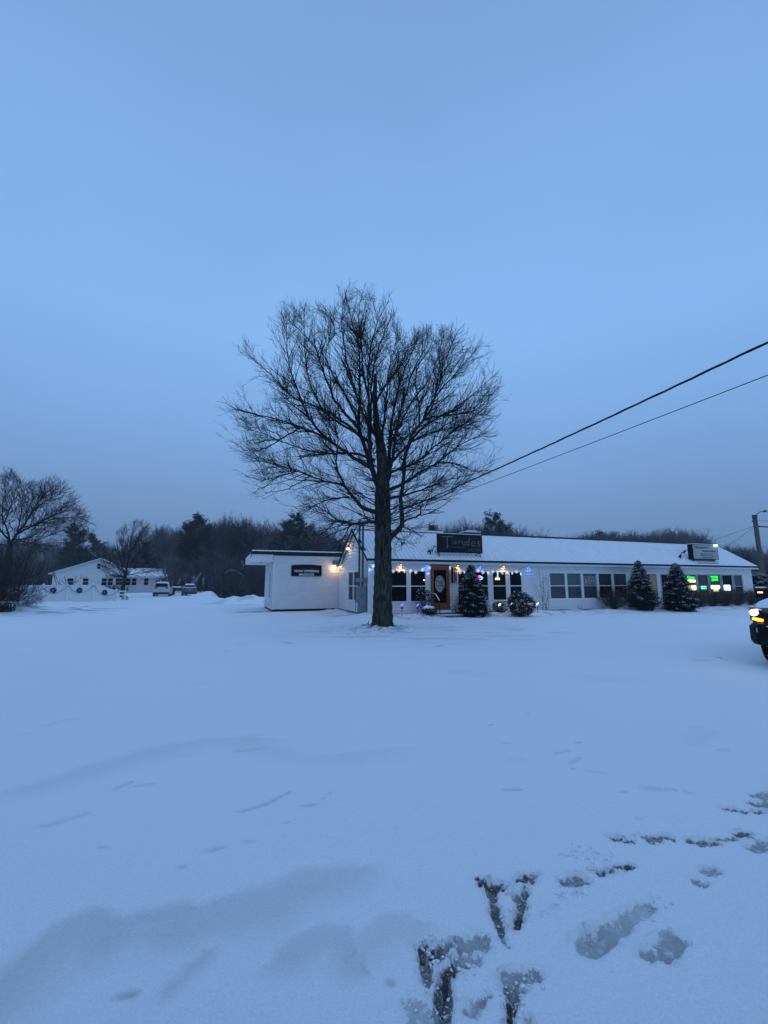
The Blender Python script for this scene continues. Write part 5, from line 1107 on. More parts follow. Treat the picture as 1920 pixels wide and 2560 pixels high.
def branchy(u, vb, label, n, h, spread, mtl, Y=None, xy=None, name='bare_shrub', r=.012, sub=9, tw=.3, snow=False, cat='shrub', jit=.12, off=0):
    b_ = G(u, vb); Y = Y or b_.y; X = AT(u, vb, Y).x
    if xy: X, Y = xy
    o = thing(name, label, cat, (X, Y, TZ(X, Y) - .03))
    D = rng.normal(0, spread, (n, 3)); D[:, 2] = 1
    S0 = grow(rng.normal(0, .06 * h, (n, 3)) * [1, 1, 0] , D, rng.uniform(.6, 1.05, n) * h, np.full(n, r), np.full(n, r * .4), 7, .12, jit)
    p1, d1, r1, u1, _ = spawn(S0[0], S0[1], sub, .15, .4, 1.0, .05)
    S1 = grow(p1, d1, rng.uniform(.4, 1.3, len(p1)) * tw * h * .5, np.full(len(p1), r * .45), np.full(len(p1), r * .28), 4, .2, .16)
    p2, d2, r2, u2, _ = spawn(S1[0], S1[1], 3.5, .2, .4, 1.0, .05)
    S2 = grow(p2, d2, rng.uniform(.3, 1, len(p2)) * tw * h * .22, np.full(len(p2), r * .32), np.full(len(p2), r * .22), 2, .2, .16)
    a, q = tubes([S0], [5]); obj('stems', raw_mesh('stems', a, q), mtl, o); a, q = tubes([S1, S2], [3, 3]); obj('twigs', raw_mesh('twigs', a, q), mtl, o)
    if snow:
        al = np.concatenate([S0[0][:, 2:].reshape(-1, 3), S1[0].reshape(-1, 3)]); al = al[(al[:, 2] < h * snow) & (al[:, 2] > .03)]; al = al[rng.random(len(al)) < .55]
        pts = np.stack([al + [-.05, 0, .01], al + [0, .0, .03], al + [.05, 0, .01]], 1); pts += rng.normal(0, .02, pts.shape) * [1, 1, .3]
        a, q = tubes([(pts, np.tile(np.array([.008, .022, .008]), (len(al), 1)))], [4]); obj('snow_on_twigs', raw_mesh('snow_on_twigs', a, q), SNOW, o)
    return o
branchy(10, 1536, 'big purple-brown leafless bush with snow in its lower twigs at left edge', 62, 3.3, .36, PURPLE, 22.5, r=.017, sub=15, tw=.42, snow=.16)
branchy(55, 1528, 'low snow-laden bush spreading right of the purple bush', 30, 1.3, .9, PURPLE, 24.5, r=.011, sub=10, tw=.6, snow=.6)
branchy(150, 1506, 'thin leafless shrub leaning before the left house', 6, 3.4, .40, mat('dark_grey_twigs', (.045, .044, .046)), 44, r=.035, sub=6, tw=.4, name='bare_shrub')

# ---------------------------------------------------------------- shrubs by the shop
def conifer(X, Y, h, w, label, snow=.5, seed=1, name='dwarf_conifer', lean=0, round_=False):
    global rng
    keep = rng; rng = np.random.default_rng(seed)
    o = thing(name, label, 'conifer', (X, Y, TZ(X, Y) - .04))
    mb = MB(); mb.tube([(0, 0, 0), (0, 0, h * .8)], [.07, .02], 8); mb.build('trunk', BARK, o)
    prof = (lambda t: np.minimum(1, ((1 - t) * (1.12 if seed == 3 else 1.22)) ** (.95 if seed == 3 else .85)) * (.80 + .2 * np.minimum(1, t * 6))) if not round_ else (lambda t: np.sqrt(np.clip(1 - (t * 1.0) ** 2.2, 0, 1)) * (.85 + .15 * np.minimum(1, t * 5)))
    nb = 620; t = rng.random(nb) ** .75 if not round_ else rng.random(nb) ** .85
    a = rng.uniform(0, 6.283, nb); lump = .70 + .46 * vnoise(a * 1.9, t * 6, seed)
    rad = w / 2 * prof(t) * lump * rng.uniform(.75, 1.05, nb)
    C = np.stack([rad * np.cos(a), rad * np.sin(a), .03 + t * h * .97], 1)
    outd = np.stack([np.cos(a), np.sin(a), .35 + .5 * t], 1); outd = norm(outd)
    sz = w * .052 * (1.15 - .5 * t)
    k = 46; off = rng.normal(0, 1, (nb, k, 3)) * sz[:, None, None] * np.array([1, 1, .62])
    Pn = (C[:, None] + off - np.array([0, 0, .25]) * (np.linalg.norm(off[..., :2], axis=2, keepdims=True)) * .8).reshape(-1, 3)
    Nn = np.repeat(outd, k, 0) * .5 + rng.normal(0, .7, (len(Pn), 3)) + UP * .3
    lv, lf = leaves(Pn, Nn, rng.uniform(.020, .042, len(Pn)), .33); obj('needles', raw_mesh('needles', lv, lf), SPRUCE, o)
    # inner dark mass of dead twigs, so the middle is not see-through
    ni = 7000; ti = rng.random(ni); ai = rng.uniform(0, 6.283, ni); ri = w / 2 * prof(ti) * rng.uniform(.2, .82, ni)
    lv, lf = leaves(np.stack([ri * np.cos(ai), ri * np.sin(ai), ti * h * .93], 1), np.stack([np.cos(ai), np.sin(ai), .1 + 0 * ai], 1) + rng.normal(0, .5, (ni, 3)), rng.uniform(.05, .09, ni), .6); obj('inner_twigs', raw_mesh('inner_twigs', lv, lf), SPRUCE, o)
    # snow lodged on the tops of the sprays
    pick = rng.random(nb) < snow * (.35 + .8 * t); Cs = C[pick] + outd[pick] * sz[pick][:, None] * .5 + UP * sz[pick][:, None] * .55; ks = 20
    of = rng.normal(0, 1, (len(Cs), ks, 3)) * sz[pick][:, None, None] * np.array([.85, .85, .16])
    of[..., 2] -= np.linalg.norm(of[..., :2], axis=2) * .35
    Ps = (Cs[:, None] + of).reshape(-1, 3)
    lv, lf = leaves(Ps, UP + rng.normal(0, .35, Ps.shape), rng.uniform(.016, .034, len(Ps)), .6); obj('snow_on_needles', raw_mesh('snow_on_needles', lv, lf), SNOW, o)
    rng = keep; return o
g = G(1182, 1541); conifer(g.x - .02, g.y, 2.46, 1.85, 'broad dark conifer with snow beside the red door', .42, 3)
g = G(1606, 1528); conifer(g.x, g.y, 2.75, 1.75, 'snowy cone-shaped conifer left of the cream door', .6, 4)
g = G(1700, 1528); conifer(g.x, g.y, 2.70, 2.0, 'snowy cone-shaped conifer right of the cream door', .6, 5)
g = G(1897, 1512); conifer(g.x, g.y, 2.40, 2.5, 'rounded snowy conifer at the right corner of the building', .6, 6, round_=True)
def leafy(u, vb, h, w, label, m, n, size, snow, seed, name='leafy_shrub', stem=False, Y=None):
    global rng
    keep = rng; rng = np.random.default_rng(seed); g = G(u, vb); X, Y = (g.x, g.y) if Y is None else (AT(u, vb, Y).x, Y)
    o = thing(name, label, 'shrub', (X, Y, TZ(X, Y) - .03))
    S0 = grow(rng.normal(0, .05, (14, 3)) * [1, 1, 0], rng.normal(0, .55 if not stem else .35, (14, 3)) + UP, rng.uniform(.6, 1, 14) * h * .9, np.full(14, .022), np.full(14, .007), 6, .1, .12)
    a, q = tubes([S0], [5]); obj('stems', raw_mesh('stems', a, q), LIMB, o)
    c = rng.normal(0, 1, (n, 3)); c = norm(c) * rng.uniform(.55, 1.0, (n, 1)) ** .5
    lump = .85 + .3 * vnoise(np.arctan2(c[:, 1], c[:, 0]) * 2, c[:, 2] * 3 + 5, seed); c = c * lump[:, None]
    C = c * [w / 2, w / 2, h * (.48 if not stem else .30)] + [0, 0, h * (.50 if not stem else .70)]
    k = 7; P_ = (C[:, None] + rng.normal(0, size * .7, (n, k, 3))).reshape(-1, 3)
    lv, lf = leaves(P_, np.repeat(norm(c), k, 0) + rng.normal(0, .5, P_.shape) + UP * .4, rng.uniform(.7, 1.2, len(P_)) * size, .42); obj('leaves', raw_mesh('leaves', lv, lf), m, o)
    pk = rng.random(n) < snow; Cs = C[pk] + UP * size * .5 + norm(c)[pk] * size * .6; P_ = (Cs[:, None] + rng.normal(0, size * .4, (len(Cs), 5, 3)) * [1, 1, .3]).reshape(-1, 3)
    lv, lf = leaves(P_, UP + rng.normal(0, .4, P_.shape), rng.uniform(.4, .8, len(P_)) * size, .6); obj('snow_on_leaves', raw_mesh('snow_on_leaves', lv, lf), SNOW, o)
    rng = keep; return o
leafy(1303, 1541, 1.20, 1.35, 'round dark rhododendron with drooping leaves and snow below the right salon window', LEAFY, 430, .055, .30, 31)
leafy(1250, 1537, .62, .72, 'small olive-green shrub right of the broad conifer', YLEAF, 170, .04, .25, 32)
leafy(1060, 1540, 1.22, .85, 'small gnarled shrub with snow-tipped leaves left of the railing', LEAFY, 60, .045, .75, 33, stem=True)
leafy(1072, 1543, .36, .75, 'low ground shrub capped with snow left of the steps', SPRUCE, 150, .035, .35, 34)
g = G(1072, 1543); mb = MB()
mb.lathe([(.30, -.02), (.28, .05), (.18, .10), (.03, .12)], 14, Matrix.Translation((g.x, g.y, TZ(g.x, g.y) + .27)) @ Matrix.Scale(.75, 4, Vector((0, 1, 0)))); tag(mb.build('snow_clump', SNOW, None, True), 'smooth cap of snow on the low shrub by the steps', 'snow')
g = G(1240, 1530); mb = MB()
vs = []
for i in range(9):
    rr = [.16, .19, .18, .17, .15, .13, .12, .09, .02][i]; vs.append([(rr * math.cos(a) * random.uniform(.9, 1.15), rr * math.sin(a) * random.uniform(.9, 1.15), i * .07) for a in np.linspace(0, 6.283, 13)[:-1]])
mb.loft(vs); o = mb.build('snow_clump', SNOW, None, True); o.location = (g.x, g.y, TZ(g.x, g.y) - .02); tag(o, 'upright lump of snow left of the small olive shrub', 'snow')
branchy(1535, 1528, 'dense purple-twigged bush below the right end of the blinds windows', 60, 1.25, .60, PURPLE, r=.009, sub=12, tw=.6)
for i, (u, v, lb) in enumerate([(1750, 1522, 'leftmost'), (1784, 1521, 'second from left'), (1816, 1520, 'middle'), (1846, 1519, 'fourth from left'), (1876, 1516, 'rightmost')]):
    branchy(u, v, f'{lb} clump of the brown twiggy hedge under the lit lounge windows', 100, 1.02, .62, BROWNTWIG, r=.009, sub=14, tw=.55)
for o in [q for q in bpy.data.objects if q.get('label', '').endswith('under the lit lounge windows')]: o['group'] = 'brown twiggy hedge clumps'; o.name = 'hedge_clump'
o = branchy(1362, 1531, 'tall thin sapling with a few curled leaves against the siding', 7, 2.1, .16, BROWNTWIG, r=.011, sub=3, tw=.35, name='sapling', cat='sapling', jit=.05)
cl = rng.normal(0, .18, (14, 3)) + [0, 0, 1.4]; cl[:, 2] = rng.uniform(.8, 2.0, 14); lv, lf = leaves(cl, rng.normal(0, 1, cl.shape), .05, .4); obj('leaves', raw_mesh('leaves', lv, lf), mat('dead_leaves', (.05, .035, .025)), o)
o = branchy(1424, 1527, 'small rusty brown plant under the blinds windows', 14, .30, .9, mat('rusty_plant', (.25, .075, .03), .8), r=.012, sub=5, tw=.5, name='dead_plant', cat='plant')
branchy(1448, 1528, 'few dry stems poking from snow under the blinds windows', 5, .38, .5, BROWNTWIG, r=.006, sub=3, tw=.4, name='dead_plant', cat='plant')

# lit garden stakes
STW = glow('stake_white', (.78, 1, .86), 3.2); STP = glow('stake_purple', (.18, .12, 1), 2.2)
for i, (u, v, vb, c, lb) in enumerate([(1248.5, 1512, 1538, 'w', 'white lit leaf stake at the olive shrub'), (1277.5, 1511, 1540, 'w', 'white lit leaf stake at the left side of the rhododendron'), (1311, 1510, 1537, 'w', 'white lit leaf stake before the rhododendron'), (1344, 1510, 1536, 'w', 'white lit leaf stake right of the rhododendron'),
                                     (1004, 1512.5, 1546, 'p', 'violet lit stake just right of the big tree trunk'), (1043.5, 1513, 1542, 'p', 'violet lit stake left of the snow-tipped shrub'), (1065, 1516, 1545, 'p', 'violet lit stake in front of the snow-tipped shrub')]):
    g = G(u + 1, vb); zt = AT(u, v, g.y).z; o = thing('garden_stake_light', lb, 'stake light', (g.x, g.y, 0), PHI, 'lit stakes in the snow bed')
    mb = MB(); mb.tube([(0, 0, 0), (0, 0, zt - .05)], .013, 6); mb.box(-.05, .05, -.03, .03, zt - .16, zt - .10) if c == 'p' else None; mb.build('stake', BLACK, o)
    mb = MB()
    for (x0, z0_, x1, z1_) in ((-.06, -.05, .03, .02), (.0, -.01, .07, .07), (-.03, -.03, .0, .03)): mb.tube([(x0, 0, zt + z0_), ((x0 + x1) / 2, 0, zt + (z0_ + z1_) / 2), (x1, 0, zt + z1_)], [.01, .022, .006], 6)
    mb.build('lit_leaf', STW if c == 'w' else STP, o)
    ld = bpy.data.lights.new('stake_glow', 'POINT'); ld.energy = .35 if c == 'w' else .5; ld.color = (.8, 1, .9) if c == 'w' else (.2, .12, 1); ld.shadow_soft_size = .05
    lo = bpy.data.objects.new('stake_glow', ld); col.objects.link(lo); lo.parent = o; lo.location = (0, -.06, zt)

# ---------------------------------------------------------------- left: fence, wreaths, house
fA, fB = G(70, 1510), G(289, 1502); fd = (fB - fA); fl = fd.length; fan = math.atan2(fd.y, fd.x)
fence = thing('privacy_fence', 'white vinyl privacy fence with wreaths and swags at left', 'fence', fA, fan)
def f_along(u, v=1500):   # distance along fence for a pixel column
    d = ray(u, v); nrm = Vector((-fd.y, fd.x, 0)).normalized(); k = fA.dot(nrm) / d.dot(nrm); q = Vector((d.x * k, d.y * k, 0)); return (q - fA).dot(fd.normalized())
posts = [-4.5, -2.0, f_along(104), f_along(164), f_along(229.5), fl]
H = 1.40
for x in posts:
    mb = MB(); hh = H + .06 if x < fl - .1 else 1.0; mb.box(x - .065, x + .065, -.065, .065, -.1, hh); p_ = mb.build('post', FENCEW, fence)
    mb = MB(); mb.add([(x - .08, -.08, hh + .001), (x + .08, -.08, hh + .001), (x + .08, .08, hh + .001), (x - .08, .08, hh + .001), (x, 0, hh + .09)], [(3, 2, 1, 0), (0, 1, 4), (1, 2, 4), (2, 3, 4), (3, 0, 4)]); mb.build('post_cap', FENCEW, p_)
for i, (x0, x1) in enumerate(zip(posts[:-1], posts[1:])):
    mb = MB(); n = max(2, int((x1 - x0) / .16)); last = i == len(posts) - 2
    def toph(x): return H if not last else H - .46 * float(sstep(.15, 1, (x - x0) / (x1 - x0)))
    for k in range(n):
        a = x0 + .066 + (x1 - x0 - .132) * k / n; b_ = x0 + .066 + (x1 - x0 - .132) * (k + 1) / n
        mb.add([(a, -.012, .06), (b_ - .006, -.012, .06), (b_ - .006, -.012, toph(b_)), (a, -.012, toph(a)), (a, .012, .06), (b_ - .006, .012, .06), (b_ - .006, .012, toph(b_)), (a, .012, toph(a))], [(0, 1, 2, 3), (7, 6, 5, 4), (3, 2, 6, 7), (1, 5, 6, 2), (0, 3, 7, 4)])
    ppn = mb.build('panel', FENCEW, fence)
    mb = MB()
    for k in range(10):
        a = x0 + (x1 - x0) * k / 10; b_ = x0 + (x1 - x0) * (k + 1) / 10; za, zb = toph(a), toph(b_)
        mb.add([(a, -.03, za - .06), (b_, -.03, zb - .06), (b_, -.03, zb + .01), (a, -.03, za + .01), (a, .03, za - .06), (b_, .03, zb - .06), (b_, .03, zb + .01), (a, .03, za + .01)], [(0, 1, 2, 3), (7, 6, 5, 4), (3, 2, 6, 7)])
    mb.box(x0, x1, -.03, -.013, .04, .12); mb.build('rail', FENCEW, ppn)
WR = mat('wreath_green', (.022, .030, .022), .9, var=.5, vscale=8); WRR = mat('wreath_bow', (.24, .030, .028), .6)
for u, v, lb in ((129, 1476, 'left'), (195, 1476, 'middle'), (259, 1481.5, 'right, lower')):
    x = f_along(u); g = fA + fd.normalized() * x; z = AT(u, v, g.y).z
    o = thing('wreath', f'dark wreath with reddish bow, {lb} of three on the white fence', 'wreath', (g.x, g.y, z), fan, 'wreaths on the white fence')
    a = rng.uniform(0, 6.283, 700); b2 = rng.uniform(0, 6.283, 700); rr = rng.uniform(.02, .075, 700); Rm = .165
    C = np.stack([(Rm + rr * np.cos(b2)) * np.cos(a), -.07 + rr * np.sin(b2) * .8, (Rm + rr * np.cos(b2)) * np.sin(a)], 1); lv, lf = leaves(C, rng.normal(0, 1, C.shape), .035, .3); obj('greenery', raw_mesh('greenery', lv, lf), WR, o)
    mb = MB()
    for s_ in (-1, 1): mb.tube([(0, -.15, 0), (s_ * .06, -.17, .05), (s_ * .1, -.15, .01), (s_ * .02, -.14, -.02), (s_ * .05, -.15, -.14)], [.012, .022, .025, .012, .02], 6)
    mb.build('bow', WRR, o)
for x0, x1, lb, zl, zr in ((posts[2] - .2, posts[3], 'left', 1.38, 1.38), (posts[3], posts[4], 'middle', 1.38, 1.38), (posts[4], posts[5], 'right', 1.38, .85)):
    mb = MB(); o = thing('garland', f'{lb} thin swag of garland draped across the white fence', 'garland', fA, fan, 'garland swags on the white fence')
    mb.tube([(x0 + (x1 - x0) * k / 20, -.09, zl + (zr - zl) * k / 20 - .62 * 4 * (k / 20) * (1 - k / 20) + .02 * math.sin(k * 9)) for k in range(21)], .020, 5); mb.build('swag', mat('garland_grey', (.30, .34, .34), .9, var=.6, vscale=15), o)
g = G(293, 1501); o = thing('low_rail_fence', 'short white two-rail fence right of the privacy fence', 'fence', (g.x, g.y + .2, 0), .1)
mb = MB()
for x in (0, .55): mb.box(x - .04, x + .04, -.04, .04, -.05, .95)
mb.box(-.04, .62, -.06, -.041, .75, .87); mb.box(-.04, .62, -.06, -.041, .45, .57); mb.build('rails', FENCEW, o)
mb = MB()
vs = [[(rr * math.cos(a) * (1 + .12 * math.sin(3 * a)), rr * .7 * math.sin(a), z) for a in np.linspace(0, 6.283, 13)[:-1]] for rr, z in ((.30, -.05), (.33, .12), (.28, .28), (.15, .38), (.02, .40))]
mb.loft(vs); o = mb.build('boulder', mat('pale_rock', (.36, .37, .36), .9, var=.3, vscale=5), None, True); g = G(311, 1499); o.location = (g.x, g.y, 0); tag(o, 'pale boulder in snow at the foot of the young tree', 'boulder')

HY = 72.0
house = thing('ranch_house', 'white gabled ranch house with long wing and snowy roof at left', 'house', (0, HY, 0))
hx = lambda u: (u - 960) / FPX * HY / (math.cos(PITCH)) * .9872
HO = AT(253, 1440, HY); HA = R(26)
def HP(u, v, dy=0):
    tu = ray(u, v).x / ray(u, v).y; ox, oy = HO.x - math.sin(HA) * dy, HY + math.cos(HA) * dy
    x = (tu * oy - ox) / (math.cos(HA) - tu * math.sin(HA)); q = AT(u, v, oy + x * math.sin(HA)); return (x, q.z)
house.location = (HO.x, HY, 0); house.rotation_euler = (0, 0, HA)
xL, zL = HP(133, 1432); xP, zP = HP(253, 1398); xR, zR = HP(312, 1428); xE = HP(395, 1470)[0]
zg = -.4
HWALL = mat('house_white', (.66, .69, .69), .7, var=.12, vscale=1.2, stretch=(.3, .3, 6)); HT = mat('house_trim', (.62, .64, .65), .6)
mb = MB(); mb.prism([(xL, zg), (xR, zg), (xR, zR), (xP, zP - .1), (xL, zL)], 0, 8); mb.box(xR + .005, xE, 1.2, 7.4, zg, 2.85); mb.build('wall', HWALL, house)
mb = MB()
for (xa, za, xb, zb) in ((xL - .5, zL - .25, xP, zP), (xP, zP, xR + .6, zR - .22)):
    mb.add([(xa, -.5, za), (xb, -.5, zb), (xb, 8.3, zb), (xa, 8.3, za), (xa, -.5, za + .16), (xb, -.5, zb + .16), (xb, 8.3, zb + .16), (xa, 8.3, za + .16)], [(0, 3, 2, 1), (4, 5, 6, 7), (0, 1, 5, 4), (1, 2, 6, 5), (2, 3, 7, 6), (3, 0, 4, 7)])
hr = mb.build('roof', HT, house)
xr1 = HP(421, 1440)[0]; zr_e = HP(400, 1441)[1]; zr_r = HP(400, 1421, 4.0)[1]
mb = MB(); mb.add([(xR - 2.5, .3, zr_e), (xr1, .3, zr_e), (xr1 - .8, 4.6, zr_r), (xR - 2.5, 4.6, zr_r), (xr1, 8.2, zr_e), (xR - 2.5, 8.2, zr_e)], [(0, 1, 2, 3), (3, 2, 4, 5), (1, 4, 2), (0, 3, 5), (0, 5, 4, 1)]); mb.build('wing_roof_snow', SNOW, hr)
mb = MB(); mb.box(xR - 2.4, xr1, .25, .295, zr_e - .20, zr_e + .02); mb.build('eave_board', HT, hr)
mb = MB(); mb.add([(xP, -.45, zP + .165), (xR + .6, -.45, zR - .055), (xR + .6, 8.2, zR - .055), (xP, 8.2, zP + .165), (xL - .5, 8.2, zL - .085), (xL - .5, -.45, zL - .085)], [(0, 1, 2, 3), (0, 3, 4, 5)])
mb.v = [(x, y, z + .03) for x, y, z in mb.v]; mb.build('roof_snow', SNOW, hr)
def hwin(u0, u1, v0, v1, y=0, name='window'):
    x0, z1_ = HP(u0, v0); x1, z0_ = HP(u1, v1); mb = MB(); f_ = .09
    for a in ((x0 - f_, x0, z0_ - f_, z1_ + f_), (x1, x1 + f_, z0_ - f_, z1_ + f_), (x0, x1, z1_, z1_ + f_), (x0, x1, z0_ - f_, z0_), (x0, x1, (z0_ + z1_) / 2 - .03, (z0_ + z1_) / 2 + .03)): mb.box(a[0], a[1], y - .06, y - .002, a[2], a[3])
    w = mb.build(name, HT, house); mb = MB(); mb.quad((x0, y - .02, z0_), (x1, y - .02, z0_), (x1, y - .02, z1_), (x0, y - .02, z1_)); mb.build('pane', GLASS, w)
for a in ((243.5, 251, 1409, 1422), (169, 182, 1446, 1463), (208, 220, 1446, 1463), (255, 266, 1446, 1463), (270, 281, 1446, 1463), (290, 306, 1447, 1462)): hwin(*a)
for a in ((314, 324, 1446, 1463), (329, 339, 1446, 1463), (360, 369.5, 1446, 1462.5)): hwin(*a, 1.2)
x0, z0_ = HP(387, 1478); mb = MB(); mb.box(x0, x0 + .7, 1.12, 1.196, zg + .2, 2.1); mb.build('door', mat('house_door', (.10, .13, .15), .5), house)
mb = MB(); x1 = HP(399, 1470)[0]; mb.box(xr1 - .25, xr1 - .12, .4, .53, zg, zr_e - .2); mb.box(x1, x1 + .13, .4, .53, zg, zr_e - .2); mb.build('porch_post', HT, house)
mb = MB(); xa, za = HP(285, 1443); mb.box(xa, xa + 1.6, -.7, -.05, za, za + .25); mb.build('awning', mat('awning_dark', (.03, .035, .035), .7), house)
for i in range(4):
    u = 258 + i * 16 + random.uniform(-4, 4)
    branchy(u, 1487, f'{["first", "second", "third", "fourth"][i]} dark foundation bush from the left before the ranch house', 26, 1.1, .6, mat('dark_hedge', (.028, .036, .026), .9), HY - 2, r=.03, sub=9, tw=.7, xy=F_H(u))

# ---------------------------------------------------------------- vehicles
def car(label, loc_, rz, L_, W, Hh, paint, kind, tail=True):
    """x is across, y is along (front towards -y), origin on the ground in the middle"""
    o = thing('parked_car', label, 'car', loc_, rz); w = W / 2
    if kind == 'suv': S = [(-.5, .84, .45, .62, .62, .5), (-.47, .96, .24, .80, .82, .6), (-.28, 1, .2, .98, 1.0, .8), (-.22, 1, .2, 1.0, 1.04, .82), (-.08, 1, .2, 1.02, Hh - .05, .74), (.1, 1, .2, 1.04, Hh, .76), (.36, 1, .2, 1.06, Hh - .03, .74), (.44, .99, .22, 1.06, Hh - .16, .72), (.49, .97, .26, 1.0, 1.08, .80), (.5, .92, .42, .9, .94, .8)]
    else: S = [(-.5, .84, .40, .58, .58, .5), (-.47, .95, .22, .70, .74, .6), (-.26, 1, .18, .86, .90, .8), (-.20, 1, .18, .9, .95, .8), (-.06, 1, .18, .92, Hh - .04, .68), (.08, 1, .18, .94, Hh, .70), (.20, 1, .18, .95, Hh - .05, .68), (.33, 1, .18, .96, 1.02, .76), (.46, .97, .2, .94, .99, .82), (.49, .94, .26, .90, .93, .8), (.5, .9, .36, .8, .84, .8)]
    secs = []
    for (t, ww, zl, zb, zt, wr) in S:
        y = t * L_; a = w * ww; h = [(0, zl), (a * .88, zl), (a, zl + .16), (a, zl + (zb - zl) * .65), (a * .95, zb), (w * wr, zt - .04), (w * wr * .9, zt), (0, zt + .02)]
        secs.append([(x, y, z) for x, z in h] + [(-x, y, z) for x, z in h[-2:0:-1]])
    mb = MB(); mb.loft(secs); bd = mb.build('body', paint, o, True)
    mb = MB()
    yr = L_ * .5
    if kind == 'suv': mb.quad((-w * .66, yr * .895, Hh - .15), (w * .66, yr * .895, Hh - .15), (w * .74, yr * .978, 1.12), (-w * .74, yr * .978, 1.12)); 
    else: mb.quad((-w * .62, L_ * .215, Hh - .06), (w * .62, L_ * .215, Hh - .06), (w * .70, L_ * .332, 1.06), (-w * .70, L_ * .332, 1.06))
    mb.v = [(x, y + .03, z + .02) for x, y, z in mb.v]; mb.build('rear_window', GLASS, o)
    mb = MB(); zb = 1.08 if kind == 'suv' else .97
    for s_ in (-1, 1): mb.quad((s_ * w * .965, -L_ * .16, zb), (s_ * w * .965, L_ * (.40 if kind == 'suv' else .26), zb), (s_ * w * .80, L_ * (.34 if kind == 'suv' else .17), Hh - .12), (s_ * w * .80, -L_ * .06, Hh - .12))
    mb.build('side_window', GLASS, o)
    for sx in (-1, 1):
        for ty in (-.31, .30):
            Mx = Matrix.Translation((sx * (w - .11), ty * L_, .34)) @ Matrix.Rotation(math.pi / 2, 4, 'Y')
            mb = MB(); mb.lathe([(.20, -.12), (.32, -.11), (.34, -.07), (.34, .07), (.32, .11), (.20, .12)], 20, Mx); wh = mb.build('wheel', TYRE, o); mb = MB(); mb.lathe([(.05, -.125), (.20, -.122), (.20, .122), (.05, .125)], 16, Mx); mb.build('rim', RUBWHEEL, wh)
        zt_ = 1.0 if kind == 'suv' else .84
        mb = MB(); mb.box(sx * w * .62 - .15, sx * w * .62 + .15, yr * .965, yr + .015, zt_ - .07, zt_ + .07); mb.build('tail_light', mat('tail_red', (.10, .02, .022), .3), o)
        mb = MB(); mb.box(sx * w * .7 - .15, sx * w * .7 + .15, -yr * .985, -yr * .9, .62, .74); mb.build('headlight', mat('lamp_clear', (.5, .5, .5), .2), o)
        mb = MB(); mb.box(sx * (w + .09) - .08, sx * (w + .09) + .08, -L_ * .17, -L_ * .14, 1.0, 1.12); mb.build('side_mirror', paint, o)
    mb = MB(); mb.box(-w * .95, w * .95, yr * .93, yr + .05, .26, .50 if kind == 'suv' else .46); mb.build('rear_bumper', mat('bumper_grey', (.03, .03, .033), .6), o)
    mb = MB(); mb.box(-.16, .16, yr + .005, yr + .02, .76, .86) if kind == 'suv' else mb.box(-.16, .16, yr + .005, yr + .02, .66, .76); mb.build('number_plate', mat('plate_grey', (.3, .32, .34), .5), o)
    mb = MB()
    S2 = [(t, wr, zt) for (t, ww, zl, zb2, zt, wr) in S]
    secs = []
    rng_ = [q for q in S2 if (q[0] >= -.10 and q[0] <= (.45 if kind == 'suv' else .34))]
    for (t, wr, zt) in rng_: secs.append([(w * wr * .92, t * L_, zt + .0), (w * wr * .8, t * L_, zt + .07), (-w * wr * .8, t * L_, zt + .07), (-w * wr * .92, t * L_, zt + .0)])
    mb.loft(secs); secs = []
    for (t, wr, zt) in [q for q in S2 if q[0] <= -.19 and q[0] > -.48]: secs.append([(w * .86, t * L_, zt), (w * .8, t * L_, zt + .06), (-w * .8, t * L_, zt + .06), (-w * .86, t * L_, zt)])
    mb.loft(secs)
    if kind != 'suv':
        secs = [[(w * .80, t * L_, zt), (w * .74, t * L_, zt + .05), (-w * .74, t * L_, zt + .05), (-w * .80, t * L_, zt)] for (t, wr, zt) in [q for q in S2 if .33 <= q[0] <= .47]]; mb.loft(secs)
    mb.build('snow_cover', SNOW, o)
    return o
c1 = G(407, 1491.5); car('white SUV seen from behind, snow on its roof', (c1.x * (c1.y + 2.2) / c1.y, c1.y + 2.2, 0), math.pi + .36, 4.5, 1.84, 1.66, mat('car_white', (.56, .57, .58), .3), 'suv')
c2 = G(473, 1489.5); car('dark grey sedan with snowy roof, right of the white SUV', (c2.x * (c2.y + 2.4) / c2.y, c2.y + 2.4, 0), math.pi + .40, 4.7, 1.80, 1.42, mat('car_grey', (.11, .12, .125), .4), 'sedan')
c3 = G(447, 1488); o = thing('picnic_table', 'low dark bench board capped with snow between the two cars', 'bench', (AT(450, 1470, 60).x, 60, 0)); mb = MB(); mb.box(-1.0, 1.0, -.4, .4, .88, .96); mb.box(-.9, -.8, -.3, .3, -.2, .877); mb.box(.8, .9, -.3, .3, -.2, .877); mb.build('board', DARKBASE, o); mb = MB(); mb.box(-1.0, 1.0, -.42, .42, .962, 1.14); mb.build('snow_cap', SNOW, o)

# black pickup at the right edge
tp_ = G(1868, 1660); heading = R(-55)      # truck forward is local -y
pk = thing('pickup_truck', 'black pickup truck with headlight on and snow on its hood, right edge', 'truck')
W2 = .98
BP = mat('truck_black', (.006, .006, .007), .3, var=.3, vscale=3, spec=.2)
